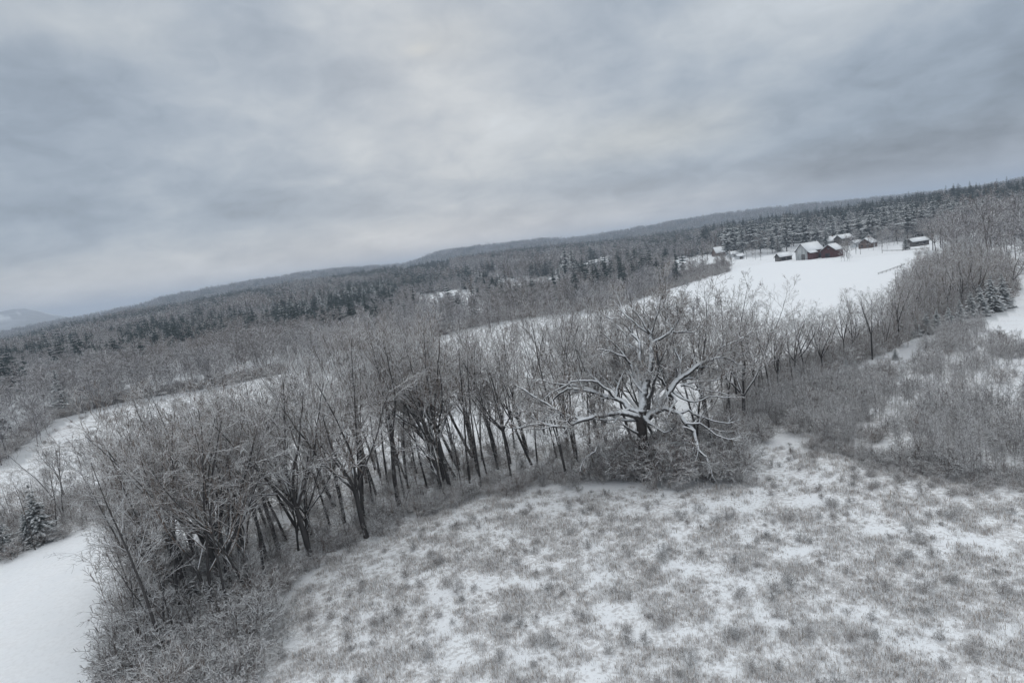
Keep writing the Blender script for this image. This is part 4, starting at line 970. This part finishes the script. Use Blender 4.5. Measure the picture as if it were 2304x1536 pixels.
def far_tree(name, h, st):
    P0 = dict(rmin=.032, lv=[dict(n=6, wob=.06, trop=.03, kids=3.2, start=.25, ang=42 if st else 54, lenk=.40, rk=.5, taper=.2, short=.35, outup=1), dict(n=3, wob=.22, trop=.06, kids=2.6, start=.2, ang=42, lenk=.5, rk=.6, taper=.5), dict(n=2, wob=.25, trop=.05, kids=1.5, start=.4, ang=40, lenk=.6, rk=.8), dict(n=1, wob=.2, trop=0)])
    out = [[], [], [], [], []]; grow(out, Vector((0, 0, -.3)), Vector((rnd.uniform(-.1, .1), rnd.uniform(-.1, .1), 1)), h, h*.0075, 0, P0)
    v, f = tubes(sum(out, []), 4); return v, f
def far_con(h, w, kind):
    t, V, F = conifer_parts(h, w, 2, 8, 13, kind, 1.7); v, f = tubes(t, 4)
    return np.concatenate([V, v]), [np.concatenate([F[0], f+len(V)]), F[1]]
def clump(name, n, size, conif):
    Vs, F4, F3, mi4, mi3, o = [], [], [], [], [], 0
    for _ in range(n):
        p = np.array([rnd.uniform(-size/2, size/2), rnd.uniform(-size/2, size/2), 0]); c = rnd.random() < conif
        if c:
            h = rnd.uniform(12, 19); t, V, F = conifer_parts(h, h*.19, 1, 6, 8, rnd.choice(['spruce', 'pine']), 2.2); Vs.append(V+p); F4.append(F[0]+o); F3.append(F[1]+o); mi4.append(np.full(len(F[0]), 1)); mi3.append(np.full(len(F[1]), 1)); o += len(V)
        else:
            h = rnd.uniform(9, 14); out = [[], [], [], []]
            grow(out, Vector((0, 0, 0)), Vector((rnd.uniform(-.1, .1), 0, 1)), h, .10, 0, dict(rmin=.075, lv=[dict(n=4, wob=.06, trop=.03, kids=4, start=.2, ang=46, lenk=.42, rk=.6, taper=.4, outup=1), dict(n=2, wob=.2, trop=.08, kids=1.6, start=.3, ang=40, lenk=.55, rk=.8), dict(n=1, wob=.2, trop=.05)]))
            v, f = tubes(sum(out, []), 4); Vs.append(v+p); F4.append(f+o); mi4.append(np.zeros(len(f))); o += len(v)
    mi = np.concatenate(mi4+mi3)
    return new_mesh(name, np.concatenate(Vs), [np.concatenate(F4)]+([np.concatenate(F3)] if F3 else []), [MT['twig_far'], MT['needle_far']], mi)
def build_woods():
    def field(name_r0, r1, sp):
        a0, a1 = R(-49), R(49); n = int((r1*r1-name_r0**2)*0.5*(a1-a0)/(sp*sp))
        r = np.sqrt(rng.uniform(name_r0**2, r1**2, n)); a = rng.uniform(a0, a1, n); return r*np.sin(a), r*np.cos(a)
    # bare wood, trees of their own out to half a kilometre
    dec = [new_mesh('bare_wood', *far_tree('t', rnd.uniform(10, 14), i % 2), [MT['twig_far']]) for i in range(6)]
    x, y = field(100, 560, 4.6); k = forest_mask(x, y) & (np.hypot(x, y) > 150)
    cn = fnoise(x, y, 75, 4)+.6*fnoise(x, y, 24, 5)
    kc0 = (cn > .75) & (rng.random(len(x)) < .75) & (np.hypot(x, y) > 265)
    sx, sy = screen_np(x, y, terrain(x, y)); k &= ~((sx > 1560+rng.normal(0, 25, len(x))) & (sy > 545))
    k &= ~kc0
    k &= fnoise(x, y, 26, 71) > -1.35
    groves = [gpoly(g) for g in ([(595,748),(640,757),(780,728),(895,695),(895,668),(760,680),(610,708)], [(270,790),(340,795),(460,792),(500,765),(440,755),(280,768)], [(930,645),(1020,630),(1020,618),(930,630)], [(0,905),(70,890),(75,878),(0,890)])]
    gx, gy = [], []
    for g_ in groves:
        d_ = g_*.90; k &= ~((inside(g_, x, y) | inside(d_, x, y) | inside(g_*.95, x, y)) & (fnoise(x, y, 30, 72)+.5*fnoise(x, y, 11, 73) > -.6)); q = scatter_pts(g_, 6.5); gx.append(q[0]); gy.append(q[1])
    gx, gy = np.concatenate(gx), np.concatenate(gy); kk = (fnoise(gx, gy, 30, 72)+.5*fnoise(gx, gy, 11, 73) > -.6) & (rng.random(len(gx)) < .8); gx, gy = gx[kk], gy[kk]
    for ex, ey in EVER: k &= ~((np.abs(x*ey-y*ex)/math.hypot(ex, ey) < 3.2) & (np.hypot(x, y) > math.hypot(ex, ey)-28) & (np.hypot(x, y) < math.hypot(ex, ey)+4))
    ed = np.array([(t[0], t[1], t[2]/12.5) for t in EDGE])
    xd, yd = np.concatenate([x[k], ed[:, 0]]), np.concatenate([y[k], ed[:, 1]])
    mass('bare_wood', dec, xd, yd, rng.integers(0, 6, len(xd)), np.concatenate([rng.uniform(.5, .85, k.sum()), ed[:, 2]]), rng.uniform(0, 6.28, len(xd)), 'grey hazy mass of bare snowy woodland beyond the west fields', 'bare wood')
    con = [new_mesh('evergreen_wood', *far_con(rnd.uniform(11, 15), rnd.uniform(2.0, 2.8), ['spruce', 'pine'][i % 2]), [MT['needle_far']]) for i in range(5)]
    kc = forest_mask(x, y) & (np.hypot(x, y) > 265) & ~((sx > 1540) & (sy > 540)) & (((cn > .75) & (rng.random(len(x)) < .7)) | (rng.random(len(x)) < .06))
    # pines go on behind the front rows by the farm
    xp, yp = field(560, 950, 8.5); px, py = screen_np(xp, yp, terrain(xp, yp)); kp = forest_mask(xp, yp) & (px > 1580) & (py < prof([(1600,560),(2330,500)], 1900)+40) & (rng.random(len(xp)) < .8)
    xc, yc = np.concatenate([x[kc], xp[kp], gx]), np.concatenate([y[kc], yp[kp], gy]); s = np.concatenate([rng.uniform(.65, 1.2, kc.sum()), rng.uniform(1.1, 1.75, kp.sum()), rng.uniform(.75, 1.15, len(gx))])
    mass('evergreen_wood', con, xc, yc, rng.integers(0, 5, len(xc)), s, rng.uniform(0, 6.28, len(xc)), 'dark evergreens scattered through the snowy woodland', 'evergreen wood')
    bc = [clump('distant_wood', 10, 22, .06) for _ in range(4)]; cc = [clump('distant_wood', 10, 22, .75) for _ in range(4)]
    x, y = field(540, 1700, 17.5); k = forest_mask(x, y); x, y = x[k], y[k]
    c = .5*fnoise(x, y, 190, 1)+.4*fnoise(x, y, 60, 2)+.8*smooth((np.hypot(x, y)-800)/250)-.15
    idx = np.where(c+rng.normal(0, .2, len(x)) > .15, 4, 0)+rng.integers(0, 4, len(x))
    x2, y2 = field(2000, 3050, 32); k = rng.random(len(x2)) < .9; x2, y2 = x2[k], y2[k]; i2 = np.where(rng.random(len(x2)) < .3, 4, 0)+rng.integers(0, 4, len(x2))
    xx, yy, ii = np.concatenate([x, x2]), np.concatenate([y, y2]), np.concatenate([idx, i2])
    ss = np.concatenate([rng.uniform(.8, 1.15, len(x)), rng.uniform(1.0, 1.6, len(x2))])
    mass('distant_wood', bc+cc, xx, yy, ii, ss, rng.uniform(0, 6.28, len(xx)), 'distant mixed woodland covering the hills up to the skyline', 'distant wood', sink=.3)
    print('woods', len(xd), len(xc), len(xx))
build_woods()

# ================================================================== the air
def build_haze():
    v, f = boxm(-11500, 11500, -11500, 11500, -110, 215)
    m = bpy.data.materials.new('haze'); m.use_nodes = True; k = NT(m.node_tree)
    out = k.n('ShaderNodeOutputMaterial'); pv = k.n('ShaderNodeVolumePrincipled'); pv.inputs['Color'].default_value = (0.70, 0.79, 0.92, 1)
    pv.inputs['Density'].default_value = 0.00022; pv.inputs['Anisotropy'].default_value = 0.2
    k.t.links.new(pv.outputs[0], out.inputs['Volume'])
    o = obj('haze', new_mesh('haze', v, f, [m])); tag(o, 'thin bluish winter haze over the whole valley', 'haze', kind='stuff')
build_haze()
print('bare trees', N_TREES[0])
